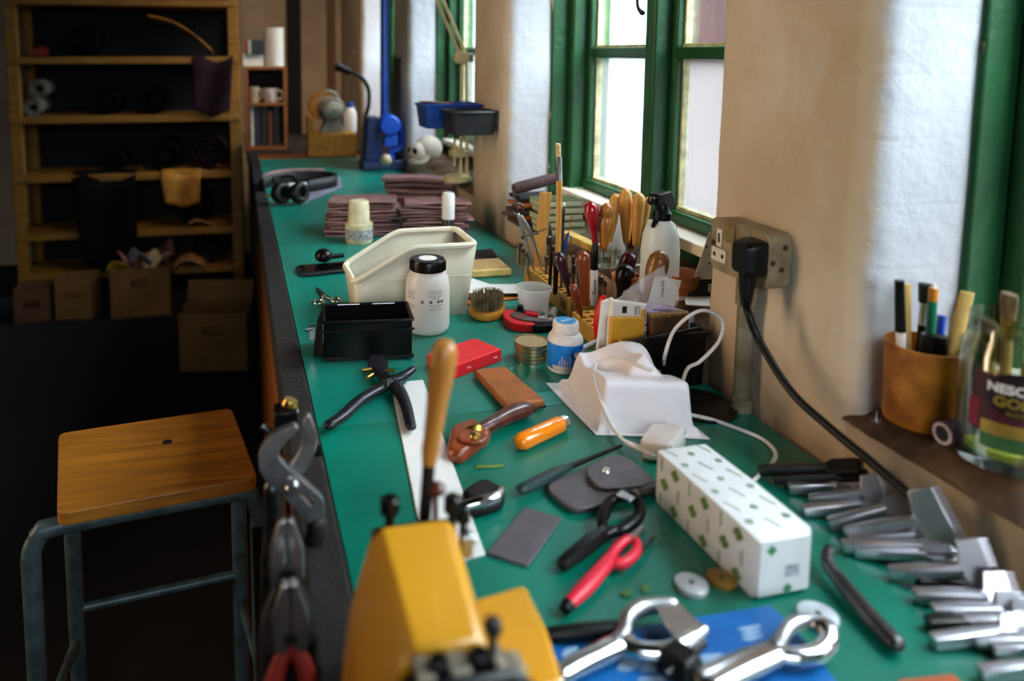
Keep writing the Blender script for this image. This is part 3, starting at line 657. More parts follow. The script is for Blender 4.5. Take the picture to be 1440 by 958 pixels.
# cream anglepoise lamp
lb = at(643, 254, LZ); q = mpp(lb); mat('lamp_cream', 'D8CE98', .35, var=.08, scale=20)
al = thing('anglepoise_lamp', 'cream jointed desk lamp with round base on the far ledge', 'lamp', lb)
O('base', MB().lathe([(20*q, 0), (20*q, 4*q), (17*q, 8*q), (6*q, 10*q)], 28), 'lamp_cream', al)
O('lower_arm', MB().rod((5*q, 0, 8*q), (8*q, .02, 172*q), 2.3*q).rod((14*q, 0, 8*q), (14*q, .02, 172*q), 2.3*q), 'lamp_cream', al)
jb = MB(); jb.rod((4*q, -.02, 172*q), (4*q, .03, 172*q), 9*q); jb.box(26*q, .02, 12*q, T(8*q, 0, 166*q)); O('joint', jb, 'lamp_cream', al, bev=.003)
O('upper_arm', MB().rod((10*q, 0, 178*q), (-72*q, -.05, 345*q), 2.3*q).rod((3*q, 0, 174*q), (-79*q, -.05, 341*q), 2.3*q), 'lamp_cream', al)
O('clamp', MB().box(22*q, .06, 9*q, T(2*q, 0, 34*q)).rod((-4*q, 0, 20*q), (-4*q, 0, 60*q), 2*q).rod((0, -.04, 45*q), (0, .04, 45*q), 4*q), 'lamp_cream', al, bev=.002)
O('lamp_head', MB().lathe([(.02, 0), (.03, .05), (.075, .16), (.073, .16), (.028, .05)], 24, T(-76*q, -.05, 346*q) @ R('Y', 155)), 'lamp_cream', al)
# stacking trays on the second pier
ty = onX(703, 190, XW); q = mpp(ty)
tr = thing('storage_tray', 'black plastic storage tray hung on the white wall pier', 'storage tray', (XW-.008, ty.y, ty.z), 0)
tw, td, th = 66*q, .12, 32*q
mb = MB(); mb.loft([rrect(-tw, 0, 0, td, .012)]+[], c1=False) if 0 else None
def traymesh(w, d, h, t=.004, tap=.9):
    k = MB(); o0 = rrect(-w*tap-w*(1-tap)/2, -w*(1-tap)/2, d*(1-tap)/2, d-d*(1-tap)/2, .01); o1 = rrect(-w, 0, 0, d, .012); i1 = rrect(-w+t, -t, t, d-t, .01); i0 = rrect(-w*tap-w*(1-tap)/2+t, -w*(1-tap)/2-t, d*(1-tap)/2+t, d-d*(1-tap)/2-t, .008)
    return k.loft([[(x, y, 0) for x, y in o0], [(x, y, h) for x, y in o1], [(x, y, h) for x, y in i1], [(x, y, t) for x, y in i0]])
O('tray_body', traymesh(tw, td, th), mat('tray_black', '222327', .4), tr, sm=30); 
rm_ = MB(); rm_.tube([(x, y, th) for x, y in rrect(-tw, 0, 0, td, .012)], .005, 6, closed=True); O('rim', rm_, 'tray_black', tr)
O('wall_bracket', MB().bx(.0005, .0075, .02, td-.02, .01, th), 'steel_dark', tr)
tb = thing('storage_tray', 'blue plastic tray tucked behind the black tray', 'storage tray', (XW-.008, ty.y+.14, ty.z+3*q), 0)
bw2 = XW-.008-onY(598, 180, ty.y+.14).x
O('tray_body', traymesh(bw2, .13, 34*q), 'press_blue', tb, sm=30); rm_ = MB(); rm_.tube([(x, y, 34*q) for x, y in rrect(-bw2, 0, 0, .13, .012)], .005, 6, closed=True); O('rim', rm_, 'press_blue', tb)
for i, (c, dx) in enumerate((('C9B4A0', -.09), ('B06A3A', -.05))):
    o = O('tag_strip', MB().bx(-.006, .006, 0, .11, 0, .003), mat('strip_'+c, c, .5), bev=.001, loc=(XW-.008-bw2+.075+.02*i, ty.y+.15+.02*i, ty.z+3*q+34*q+.006)); o.rotation_euler = (0, 0, [.5, .9][i]); tag(o, ['pale', 'orange'][i]+' flat strip lying across the blue tray', 'strip')
# ================================================================ the far half of the bench
mat('suede_brown', '96706C', .75, var=.15, scale=25, bump=.3); mat('suede_dark', '4E3634', .8, var=.15, scale=25)
def sheet_stack(lab, A, B, depth, n, grp, seed, hgt):
    random.seed(seed)
    a, rz, L = fr(A, B); k = None
    for i in range(n):
        j = random.uniform(-.012, .012); w_ = L*random.uniform(.9, 1.03); t = hgt/n
        mb = MB(); d_ = depth*random.uniform(.88, 1.04); ph = random.random()*6
        top = lambda x, y: .004*math.sin(x*14+ph)+.003*math.sin(y*17+ph)
        nx, ny = 10, 6; ring = []
        g0 = [(w_*u/nx, 0) for u in range(nx)]+[(w_, d_*v/ny) for v in range(ny)]+[(w_*(nx-u)/nx, d_) for u in range(nx)]+[(0, d_*(ny-v)/ny) for v in range(ny)]
        th = t*.62
        mb.loft([[(x, y, 0) for x, y in g0], [(x+.0, y, th) for x, y in g0]], c0=True, c1=True)
        p = a+V((math.cos(rz)*j-math.sin(rz)*random.uniform(-.012, .012), math.sin(rz)*j, t*i))
        o = O('leather_blank', mb, 'suede_brown' if i % 3 else mat('suede_mid', '7E5A58', .75, var=.15, scale=25), bev=.002, loc=p); o.rotation_euler = (0, 0, rz+random.uniform(-.07, .07))
        for v in o.data.vertices: v.co.z += .002*math.sin(v.co.x*30+ph)
        pos = 'topmost leather blank of' if i == n-1 else ('lowest leather blank of' if i == 0 else 'leather blank number %d from the top in' % (n-i))
        tag(o, 'brown %s the %s' % (pos, lab), 'leather blank', grp)
sheet_stack('left stack behind the cream bin', (460, 333), (562, 332), .11, 11, 'leather blanks in the left stack', 3, .105)
sheet_stack('right stack behind the cream bin', (566, 333), (660, 333), .11, 11, 'leather blanks in the right stack', 5, .10)
sheet_stack('low pile beyond the two stacks', (540, 287), (635, 289), .09, 5, 'leather blanks in the far low pile', 9, .10)
# belt loop, headphones, papers at the far left
bl = at(420, 268); t = thing('leather_belt', 'wide dark leather belt coiled in an open loop at the far bench end', 'belt', bl)
q = mpp(bl); mb = MB()
pts = smooth([(-48*q, -.01, 0), (-50*q, .05, 0), (-10*q, .15, 0), (35*q, .14, 0), (56*q, .07, 0), (48*q, .0, 0), (10*q, -.08, 0)], 8)
mb.loft([[p+V((0, 0, .002)), p+V((0, .004, .05))] for p in pts], c0=False, c1=False, closed=False)
O('strap', mb, 'black_leather', t, solid=.005, sm=80)
pts2 = smooth([(-50*q, .05, 0), (-30*q, .17, 0), (5*q, .21, 0), (45*q, .18, 0)], 6); mb = MB(); mb.loft([[p+V((0, 0, .002)), p+V((0, .012, .045))] for p in pts2], c0=False, c1=False, closed=False)
o = O('brown_strap', mb, 'suede_brown', solid=.005, sm=80, loc=bl+V((0, .03, 0))); tag(o, 'reddish brown leather strap standing behind the coiled belt', 'strap')
hp = at(403, 286); q = mpp(hp); t = thing('headphones', 'black over-ear headphones lying at the far left bench edge', 'headphones', hp, .4)
for i, (x, y) in enumerate(((-10*q, 0), (12*q, -.03))):
    O('ear_cup', MB().lathe([(.018, -.012), (.034, -.01), (.036, .004), (.03, .014)], 20, T(x, y, .038) @ R('X', 80) @ R('Y', 15)), 'black_satin', t, bev=.002)
    O('ear_pad', MB().tube([(.026*math.cos(a*.524), .026*math.sin(a*.524), 0) for a in range(12)], .011, 8, closed=True, mx=T(x, y, .038) @ R('X', 80) @ R('Y', 15) @ T(0, 0, .015)), 'black_leather', t)
O('headband', MB().tube([(-12*q, 0, .06), (-14*q, .03, .085), (0, .055, .085), (16*q, .035, .085), (15*q, -.02, .06)], .006, 8, 6), 'black_plastic', t)
O('gold_trim', MB().box(.05, .012, .006, T(-20*q, .01, .03)), 'brass', t)
polyflat('white_paper', 'white paper sheets under the coiled belt at the far bench end', 'paper', [(408, 262), (478, 252), (470, 244), (400, 252)], 0, .004, 'paper')
polyflat('grey_card', 'grey lavender card strip lying below the coiled belt', 'card', [(416, 276), (424, 286), (482, 262), (478, 248)], .001, .006, mat('lavender', '8C8A9C', .5))
polyflat('ledge_parcel', 'brown wrapped parcel lying near the lamp base at the bench end', 'parcel', [(586, 252), (628, 258), (640, 244), (600, 236)], 0, .02, mat('parcel_tan', 'A07C50', .6))
# cream cup stack with a label
cp = at(505, 340); q = mpp(cp)
t = thing('pot', 'cream lidded pot with grey label in front of the left leather stack', 'pot', cp)
O('pot_body', MB().lathe([(18*q, 0), (19*q, .004), (19.5*q, 26*q), (19.5*q, 27*q)], 28), mat('pot_cream', 'D9CDA8', .45), t); O('lid', MB().lathe([(19*q, 27.1*q), (15.5*q, 28*q), (14*q, 57*q), (12.5*q, 59*q), (6*q, 59*q)], 28), 'pot_cream', t)
O('label', MB().lathe([(19.6*q, 6*q), (19.8*q, 20*q)], 28, c0=False, c1=False), mat('label_grey', 'A6A6A8', .5, var=.3, scale=120), t)
gl = at(630, 340); q = mpp(gl); t = thing('glue_bottle', 'slim bottle with a tall white cap before the right leather stack', 'bottle', gl)
O('bottle_body', MB().lathe([(8.5*q, 0), (8.5*q, 32*q), (8*q, 33*q)], 20), mat('bottle_dark', '2A2422', .3), t); O('cap', MB().lathe([(9*q, 33.2*q), (9*q, 66*q), (7.5*q, 70*q)], 20), 'white_plastic', t)
# phone and mouse
a, rz, L = fr((424, 391), (474, 386)); t = thing('mobile_phone', 'black mobile phone lying by the front bench edge', 'phone', a, rz)
O('phone_body', MB().prism(rrect(0, .15, 0, .072, .012), 0, .010), mat('phone_case', '1C1E24', .4), t, bev=.003); O('screen', MB().prism(rrect(.006, .144, .005, .067, .008), .0101, .0106), mat('screen_black', '07080A', .08), t)
pt_ = at(456, 377); t = thing('leather_edger', 'black round ball knob tool resting on the mobile phone', 'tool', pt_+V((0, .012, .011)))
O('knob', MB().ball((0, 0, .017), .022, 20, sz=.78), 'black_satin', t); O('stem', MB().rod((.01, 0, .012), (.05, .01, .012), .006), 'black_satin', t)
# embroidery scissors
sc = at(455, 418); mat('scissor_steel', 'BDB9AE', .25, 1., var=.1)
t = thing('scissors', 'small pair of embroidery scissors with round finger loops on the mat', 'scissors', sc, math.atan2((at(443, 401)-at(457, 419)).y, (at(443, 401)-at(457, 419)).x))
mb = MB(); O('blade', MB().prism([(0, -.004), (.012, -.007), (.062, -.0005), (.062, .0005), (.01, .003)], .003, .0045, R('Z', 2)), 'steel_dark', t); O('blade', MB().prism([(0, .004), (.012, .007), (.062, .0008), (.062, 0), (.01, -.003)], .001, .0025, R('Z', -2)), 'steel_dark', t)
for s in (-1, 1):
    O('finger_loop', MB().tube([(-.034+.013*math.cos(a*.5236), s*.019+.011*math.sin(a*.5236), .003) for a in range(12)], .0022, 8, closed=True).tube([(0, s*.003, .003), (-.012, s*.006, .003), (-.024, s*.010, .003)], .003, 8, 3), 'scissor_steel', t)
O('pivot', MB().lathe([(.004, 0), (.004, .006)], 12), 'scissor_steel', t)
# cream open-fronted storage bin
def open_bin(name, lab, x0, x1, y0, y1, h, hl, xs, tap, m, group=None, thk=.004, rimr=.006, ribs=True):
    t = thing(name, lab, 'storage bin', (0, 0, BZ), 0, group)
    cx, cy = (x0+x1)/2, (y0+y1)/2
    def P(x, y, z): k = tap+(1-tap)*min(1, z/h); return (cx+(x-cx)*k, cy+(y-cy)*k, z)
    mb = MB(); ht = lambda x: h if x >= xs else hl+(h-hl)*(x-x0)/(xs-x0)
    n = 14; xsn = sorted({x0+(x1-x0)*i/n for i in range(n+1)} | {xs})
    for y in (y0, y1):
        lo, hi = [P(x, y, 0) for x in xsn], [P(x, y, ht(x)) for x in xsn]
        mb.loft([lo, [tuple((V(a_)+V(b_))/2) for a_, b_ in zip(lo, hi)], hi], c0=False, c1=False, closed=False)
    for x in (x0, x1): mb.face(mb.vs([P(x, y0, 0), P(x, y1, 0), P(x, y1, ht(x)), P(x, y0, ht(x))]))
    mb.face(mb.vs([P(x0, y0, .003), P(x1, y0, .003), P(x1, y1, .003), P(x0, y1, .003)]))
    bmesh.ops.remove_doubles(mb.bm, verts=mb.bm.verts[:], dist=.0005)
    O('bin_body', mb, m, t, solid=thk, sm=30)
    rim = [P(x0, y0, hl), P(xs, y0, h), P(x1, y0, h), P(x1, y1, h), P(xs, y1, h), P(x0, y1, hl)]
    rim = [V(p) for p in rim]; rr = []
    for i, p in enumerate(rim):
        a_, b_ = rim[i-1], rim[(i+1) % 6]
        rr += [p+(a_-p).normalized()*.012, p+(a_-p).normalized()*.004+(b_-p).normalized()*.004, p+(b_-p).normalized()*.012]
    O('rim', MB().tube(rr, rimr, 8, closed=True, flat=1.), m, t)
    if ribs:
        lip = MB(); z2 = h*.52
        for z in (h*.6, ):
            lip.tube([P(x, y0-.0025, z*.95) for x in (x0+.05, x1-.005)], .0012, 6)
        O('rib_line', lip, m, t)
    return t
open_bin('storage_bin', 'cream open fronted storage bin standing behind the white jar', .205, .455, at(658, 345, .142).y, at(637, 322, .142).y, .142, .078, .325, .86, 'cream_plastic', rimr=.0065)
# white jar with black lid
jr = at(601, 463); t = thing('glue_jar', 'white plastic jar with ribbed black lid and printed label', 'jar', jr)
JR = .0415
O('jar_body', MB().lathe([(.034, 0), (.039, .003), (JR, .012), (JR, .088), (.0395, .099), (.0345, .110), (.031, .115), (.031, .120)], 40), translucent('jar_white', 'E9E5DE', .25, .35), t, sm=60)
lid = MB(); prof = [(.031, .1155), (.0335, .117), (.0335, .134), (.031, .1375)]
lid.lathe(prof, 48)
for i in range(48):
    a_ = 2*PI*i/48; lid.rod((.0335*math.cos(a_), .0335*math.sin(a_), .1175), (.0335*math.cos(a_), .0335*math.sin(a_), .133), .0009, seg=5)
O('lid', lid, 'black_satin', t); O('lid_sticker', MB().lathe([(.017, .1376), (.017, .138)], 28), 'paper', t)
tx = mat('print_grey', '6A6660', .6, var=0)
rows = ['hand safe when used as directed', 'keep container tightly closed', 'store in a cool dry place', '']
for i in range(9):
    z = .085-i*.0042
    if i in (4, 5): continue
    letters('printed_text', ['~ulun ilian nuor silin', '~nol ilun rima sulor', '~isum norali nosu rin', '~ral ilun somi'][i % 4], .0034, tx, t, T(0, 0, z) @ R('Z', 6), bend=JR+.0003, depth=.0001)
    if i < 8: letters('printed_text', ['~silin ulor namis', '~rulin osa limo', '~nomi ralis lun'][i % 3], .0034, tx, t, T(0, 0, z-.002) @ R('Z', -62), bend=JR+.0003, depth=.0001)
for i, dx in enumerate((-28, -6, 14, 24)):
    O('label_symbol', MB().lathe([(.003, 0), (.003, .0002)], 14, R('Z', dx) @ T(0, -JR-.0001, .066) @ R('X', 90)), tx, t)
# black metal box with a clip
a, rz, L = fr((456, 509), (580, 504)); t = thing('black_box', 'open black metal box with a hinge rim and side clip on the mat', 'box', a, rz)
bw_, bh_ = .088, .068; mb = MB()
def boxring(x0, x1, y0, y1, z): return [(x, y, z) for x, y in rrect(x0, x1, y0, y1, .004, 2)]
mb.loft([boxring(0, L, 0, bw_, 0), boxring(0, L, 0, bw_, bh_), boxring(.003, L-.003, .003, bw_-.003, bh_), boxring(.003, L-.003, .003, bw_-.003, .003)])
O('box_body', mb, 'black_satin', t, sm=30)
rim = MB(); rim.tube([(x, y, bh_) for x, y in rrect(-.001, L+.001, -.001, bw_+.001, .004, 2)], .0028, 6, closed=True); rim.bx(-.002, L+.002, -.004, .0, .003, .009); rim.bx(-.004, L+.003, -.004, -.0005, bh_-.016, bh_-.013); O('rim', rim, 'black_satin', t)
O('end_flange', MB().loft([[( -.002, .0, .012), (-.002, bw_, .012), (-.002, bw_, bh_-.006), (-.002, .0, bh_-.006)], [(-.018, .02, .0), (-.018, bw_-.02, .0), (-.012, bw_-.02, bh_-.02), (-.012, .02, bh_-.02)]]), 'black_plastic', t, bev=.001)
O('clip', MB().box(.01, .012, .022, T(-.02, .05, .022)).tube([(-.02, .045, .04), (-.032, .04, .042), (-.03, .05, .036), (-.02, .055, .03)], .0016, 6, 3), 'steel', t)
for x in (.3, .72): O('hinge_pin', MB().rod((x*L-.02, bw_-.003, bh_+.001), (x*L+.02, bw_-.003, bh_+.001), .0022), 'steel', t)
# wallet, wood book, sheets, straps
polyflat('black_wallet', 'black wallet with a clasp just behind the wooden block', 'wallet', [(655, 363), (700, 360), (694, 349), (652, 352)], 0, .012, 'black_leather', .004)
a, rz, L = fr((650, 392), (718, 388)); t = thing('wood_plank', 'pale tan book sized wooden block beyond the papers', 'wooden block', a, rz)
O('block_body', MB().bx(0, L, 0, .085, 0, .02), mat('tan_board', 'BFA068', .5, var=.08), t, bev=.003); O('edge_band', MB().bx(-.001, L+.001, -.004, .006, .002, .018), mat('pale_edge', 'E0BE70', .5), t, bev=.002)
polyflat('leather_strap', 'orange leather strap lying under the dark straps and papers', 'strap', [(640, 429), (730, 418), (728, 412), (640, 422)], 0, .005, mat('orange_leather', 'C06A1E', .45))
polyflat('leather_strap', 'dark brown leather strap under the white papers', 'strap', [(642, 421), (732, 412), (728, 404), (642, 412)], .0055, .010, 'dark_wood')
polyflat('paper_sheet', 'cream paper sheet with curled end lying on the dark strap', 'paper', [(650, 412), (738, 412), (735, 399), (650, 400)], .012, .014, 'paper')
polyflat('paper_sheet', 'white pointed paper sheet lying across the cream sheet', 'paper', [(648, 408), (700, 403), (664, 391), (648, 393)], .0145, .016, 'white_paint')
# oval brush
br_ = at(685, 442); a_ = at(668, 428); t = thing('shoe_brush', 'oval wooden hand brush lying bristles up on the mat', 'brush', br_, -.55)
O('brush_back', MB().loft([[(x, y, z) for x, y in ell(.036*k, .05*k, 32)] for z, k in ((0, .86), (.004, .97), (.013, 1), (.017, .95))]), 'ply', t, sm=60)
mb = MB(); random.seed(2)
for i in range(520):
    r_ = math.sqrt(random.random()); an = random.random()*2*PI; x, y = .029*r_*math.cos(an), .042*r_*math.sin(an)
    lx, ly = x*.12+random.uniform(-.002, .002), y*.1+random.uniform(-.002, .002); hh = random.uniform(.024, .029)
    mb.rod((x, y, .015), (x+lx, y+ly, .016+hh), .0009, .0005, 4)
o = O('bristles', mb, mat('bristle', '8E7C58', .7, col2='4A3C28', scale=60), t); o['kind'] = 'stuff'
# red pipe cutter
pc_ = at(739, 457); t = thing('tube_cutter', 'red pipe cutter with grey curved blade lying on the mat', 'cutter', pc_, -.35)
ol = [(-.052, .03), (-.04, .048), (-.01, .052), (.018, .046), (.034, .026), (.03, .016), (.0, .026), (-.016, .018), (-.02, .002), (-.008, -.018), (.012, -.028), (.02, -.044), (.0, -.052), (-.026, -.046), (-.046, -.022), (-.054, .004)]
O('handle_body', MB().prism([p[:2] for p in smooth([(x, y, 0) for x, y in ol], 4, True)], 0, .02), 'red_plastic', t, bev=.005, seg=3)
bl_ = [(-.03, .022), (-.036, .0), (-.024, -.02), (0, -.032), (.03, -.034), (.066, -.026), (.066, -.018), (.04, -.014), (.012, -.006), (-.004, .006), (-.01, .02), (-.02, .028)]
O('blade', MB().prism(bl_, .0202, .0235), mat('blade_grey', '77716E', .35, .6), t, bev=.001)
O('jaw_tip', MB().prism([(.014, -.05), (.03, -.052), (.07, -.036), (.07, -.026), (.03, -.034), (.014, -.034)], .002, .0185), 'black_plastic', t, bev=.002)
O('pivot_knob', MB().lathe([(.014, .0201), (.014, .023), (.008, .0235), (.008, .034), (.006, .036)], 16, T(-.012, .036, 0)), 'black_satin', t)
O('red_badge', MB().lathe([(.006, .0236), (.006, .0242)], 16, T(-.014, -.008, 0)), 'red_plastic', t)
t.scale = (.8, .8, .8)
# frosted cup, two ferrules
cu = at(750, 439); t = thing('plastic_cup', 'small translucent plastic tub beside the drilled tool block', 'tub', cu)
MILK = translucent('milky', 'EDEAE6', .5, .25, .22)
O('tub_body', MB().lathe([(.026, .0), (.028, .002), (.0335, .048), (.0325, .048), (.027, .003)], 36, c1=False), MILK, t); O('rim', MB().lathe([(.033, .046), (.0365, .047), (.0365, .052), (.034, .053), (.033, .051)], 36, c0=False, c1=False), MILK, t)
for i, (A, B, lab) in enumerate((((760, 461), (770, 436), 'left shiny steel tube punch lying beside the red cutter'), ((771, 464), (782, 435), 'right shiny steel tube punch lying beside the red cutter'))):
    a, rz, L = fr(A, B); t = thing('tube_punch', lab, 'punch', a, rz, 'steel tube punches')
    L = min(L, .085)
    mat('punch_bright', 'DAD6CA', .3, .6); O('tube', MB().lathe([(.0085, 0), (.009, .002), (.009, L*.55), (.0075, L*.6), (.0075, L), (.006, L), (.006, L*.7)], 20, T(0, 0, .0095) @ R('Y', 90)), 'punch_bright', t); O('slot', MB().ball((0, 0, 0), .007, 12, 1.8, .7, .5, mx=T(L*.3, 0, .0175)), 'steel_dark', t)
# stacked tin lids with tan wax
tn = at(747, 503); mat('tin', 'C6B68E', .28, .9, var=.05)
for i in range(5):
    z = i*.0062; t = thing('tin_lid', ['lowest', 'second from bottom', 'middle', 'fourth from bottom', 'topmost, tan bristle filled'][i]+' round tin in the stack beside the gum bottle', 'tin', tn+V((.0008*(i % 2), .0006*(i % 3), z)), i, 'stacked tins')
    O('tin_body', MB().lathe([(.0285, 0), (.0292, .0008), (.0292, .0052), (.0298, .0058), (.0282, .006), (.0278, .0012)], 36), 'tin', t)
    if i == 4: O('tan_filling', MB().lathe([(.0276, .0015), (.0270, .0042), (.02, .0046), (.0, .0048)], 36), mat('tan_fill', 'D6BA86', .9, var=.15, scale=500, bump=1, bscale=900), t)
# chewing gum bottle
gb = at(794, 519); t = thing('gum_bottle', 'blue and white chewing gum bottle with white flip cap', 'gum bottle', gb)
GR = .0288
O('bottle_body', MB().lathe([(.026, 0), (.0285, .003), (GR, .006), (GR, .051), (.0275, .057), (.0235, .0625), (.0215, .0635), (.0215, .066)], 40), 'white_plastic', t, sm=60)
O('cap', MB().lathe([(.0205, .0662), (.0212, .0666), (.0212, .0795), (.0195, .0825), (.0, .0832)], 40), 'white_plastic', t, sm=45)
O('cap_sticker', MB().lathe([(.0165, .0833), (.0165, .0836)], 32), mat('sticker_blue', '2F9AD8', .35, var=0), t)
letters('cap_lettering', 'extra', .010, 'white_paint', t, T(0, 0, .0837) @ R('Z', 20))
O('label', MB().lathe([(GR+.0002, .008), (GR+.0003, .0085), (GR+.0003, .0495), (GR+.0002, .05)], 48, c0=False, c1=False), mat('gum_blue', '1A86E4', .35, var=.03), t)
pz_ = -28                                   # the label faces a little to the right of the camera
O('dark_roundel', MB().loft([[( (GR+r_)*math.sin(a_), -(GR+r_)*math.cos(a_), .036+dz) for a_, dz in [((x-.001)/GR, y) for x, y in ell(.0125, .0115, 32)]] for r_ in (.0004, .0007)], R('Z', 22)), mat('gum_navy', '1A3EB0', .35, var=0), t)
letters('brand_lettering', 'extra', .0165, 'white_paint', t, T(0, 0, .036) @ R('Z', 3), bend=GR+.0009, bold=.0005, align='LEFT')
for i in range(5): O('fresh_stripe', MB().bx(-.0013, .0013, -.0002, .0002, 0, .008+.004*((i*2) % 3), R('Z', -42+i*8) @ T(0, -GR-.0006, .0165)), mat('stripe_lilac', 'B9B8E0', .4), t)
O('label_patch', MB().grid(lambda u, v: ((GR+.0006)*math.sin(-1.15+1.05*u), -(GR+.0006)*math.cos(-1.15+1.05*u), .0085+.0070*v), 16, 1), mat('patch_cream', 'DAD6C0', .4), t)
letters('small_print', '~sugarfree', .0032, 'white_paint', t, T(0, 0, .0115) @ R('Z', 28), bend=GR+.0008)
# white stick leaning out from the gum bottle
a, b = at(823, 492), at(843, 489); o = O('paper_stick', MB().rod(at(818, 490, .036), at(845, 478, .040), .0042), 'white_plastic', loc=(0, 0, 0)); tag(o, 'white lolly stick poking from the black card bin to the gum bottle', 'stick')
# red box
a, rz, L = fr((638, 534), (705, 508)); t = thing('red_box', 'flat bright red cardboard box with small white print', 'box', a, rz)
O('box_body', MB().bx(0, L, 0, (at(600, 516)-at(638, 534)).length, 0, .0215), 'red_card', t, bev=.0012)
letters('white_print', '~abcd', .006, 'white_paint', t, T(L*.3, -.0003, .011) @ R('X', 90)); letters('white_print', '~abcd', .006, 'white_paint', t, T(L*.86, -.0003, .011) @ R('X', 90))
# brown leather case, clear sheet
t = polyflat('leather_case', 'tan brown leather pocket case lying next to the red box', 'leather case', [(666, 519), (711, 514), (767, 562), (712, 570)], .002, .014, 'tan_leather', .004)
pts = [at(x, y, .002) for x, y in [(666, 524), (711, 519), (768, 571), (712, 580)]]; c = t.location
mb = MB(); mb.prism([(p.x-c.x, p.y-c.y) for p in pts], -.002, .0002); O('dark_lining', mb, 'black_leather', t)
t = polyflat('clear_sheet', 'clear plastic pouch lying flat beside the brown case', 'plastic pouch', [(716, 516), (745, 512), (768, 524), (790, 548), (748, 548)], .0, .003, glassmat('clear_film', 'EEF6F2', .1, 1.14), .001)
# ================================================================ drilled tool blocks and what stands in them
def rel(P, dx, dy, f=0.): m_ = mpp(P); return P+RT*(dx*m_)+V((0, 0, dy*m_*1.02))+FW*f
def yfrom(px, z=0): return at(*px, z).y
FX = M(((0, 0, -1, 0), (-1, 0, 0, 0), (0, 1, 0, 0), (0, 0, 0, 1)))      # lettering on a face looking to -X
def toolblock(lab, x0, x1, y0, y1, h, nx, marks):
    t = thing('tool_block', lab, 'tool block', (x0, y0, BZ), 0, 'drilled wooden tool blocks')
    w_, L = x1-x0, y1-y0; ny = int(L/.0185); holes = []
    for i in range(nx):
        for j in range(ny):
            holes.append(ell(.0068, .0068, 12, ((i+.5)*w_/nx, (j+.5)*L/ny)))
    O('block_body', MB().prism([(0, 0), (w_, 0), (w_, L), (0, L)], .004, h, holes=holes), 'block_wood', t, sm=30)
    O('block_base', MB().bx(0, w_, 0, L, 0, .0039), 'block_wood', t)
    for s_, y, k in marks: letters('pencil_mark', s_, .026*k, 'ink', t, T(-.0004, y, h*.48) @ FX, bold=-.0002)
    return t
B1 = (.632, .705, yfrom((800, 448)), yfrom((725, 397)), .036)
B2 = (.612, .70, yfrom((838, 503))+.01, yfrom((783, 463)), .032)
toolblock('long drilled wooden tool block against the wall with pencilled numbers', *B1[:5], 4, (('96', .035, 1.1), ('91', B1[3]-B1[2]-.035, 1)))
toolblock('nearer drilled wooden tool block behind the gum bottle', *B2[:5], 5, (('7', .02, 1),))
def turned(name, lab, cat, P, Q, prof, m, tip=None, tipm='steel', grp=None, tl=.03, tr=.0022, lab_cat=None):
    # a turned handle: axis P (bottom) -> Q (top); prof = [(t along axis 0..1, radius)]
    t = thing(name, lab, cat, P, 0, grp); d = Q-P; L = d.length; mx = AL((0, 0, 0), d)
    O('handle', MB().lathe([(r, k*L) for k, r in prof], 20, mx), m, t, sm=60)
    if tl:
        O('shank', MB().lathe([(tr*.35, -tl), (tr, -tl*.5), (tr, .002)], 10, mx), tipm, t)
        O('ferrule', MB().lathe([(prof[0][1]*1.04, -.002), (prof[0][1]*1.06, .010)], 16, mx), 'brass' if tipm == 'steel' else 'steel_dark', t)
    return t
zt = .037
# dividers
P = at(752, 386, zt); piv = rel(P, -26, 91); t = thing('dividers', 'steel wing dividers with ring top standing in the tool block', 'dividers', P)
def loc_(q): return V(q)-P
O('leg', MB().tube([loc_(piv)+V((.002, 0, -.012)), loc_(rel(P, -14, 50)), V((0, 0, 0))], [.0048, .0044, .0012], 8, 4), 'steel', t)
O('leg', MB().tube([loc_(piv)+V((.006, 0, -.014)), loc_(rel(P, -6, 55)), loc_(rel(P, 11, 4))], [.0048, .0044, .0012], 8, 4), 'steel', t)
O('spring_ring', MB().tube([loc_(piv)+RT*(.013*math.cos(a*.5))+V((0, 0, .013*math.sin(a*.5))) for a in range(-2, 10)], .003, 8), 'steel_dark', t)
O('top_stem', MB().rod(loc_(piv)+V((0, 0, .0)), loc_(rel(P, -32, 112)), .0026, .0016), 'steel_dark', t)
O('adjusting_screw', MB().rod(loc_(rel(P, -19, 52)), loc_(rel(P, 16, 64)), .0014).lathe([(.0045, 0), (.0045, .008)], 12, AL(loc_(rel(P, -2, 58)), loc_(rel(P, 16, 64)))).ball(loc_(rel(P, -18, 52)), .004, 10), 'steel_dark', t)
# flat wooden stick
P = at(757, 374, zt); t = thing('wooden_stick', 'flat pale wooden slicker standing upright in the tool block', 'wooden stick', P)
mb = MB(); mb.loft([[loc_(rel(P, a-w_, z))-FW*.003, loc_(rel(P, a+w_, z))-FW*.003, loc_(rel(P, a+w_, z))+FW*.003, loc_(rel(P, a-w_, z))+FW*.003] for z, a, w_ in ((-8, -2, 4), (20, 0, 6), (46, 3, 9), (50, 4, 8.5), (80, 7, 8), (103, 8, 8))])
O('stick_body', mb, 'light_wood', t, bev=.001)
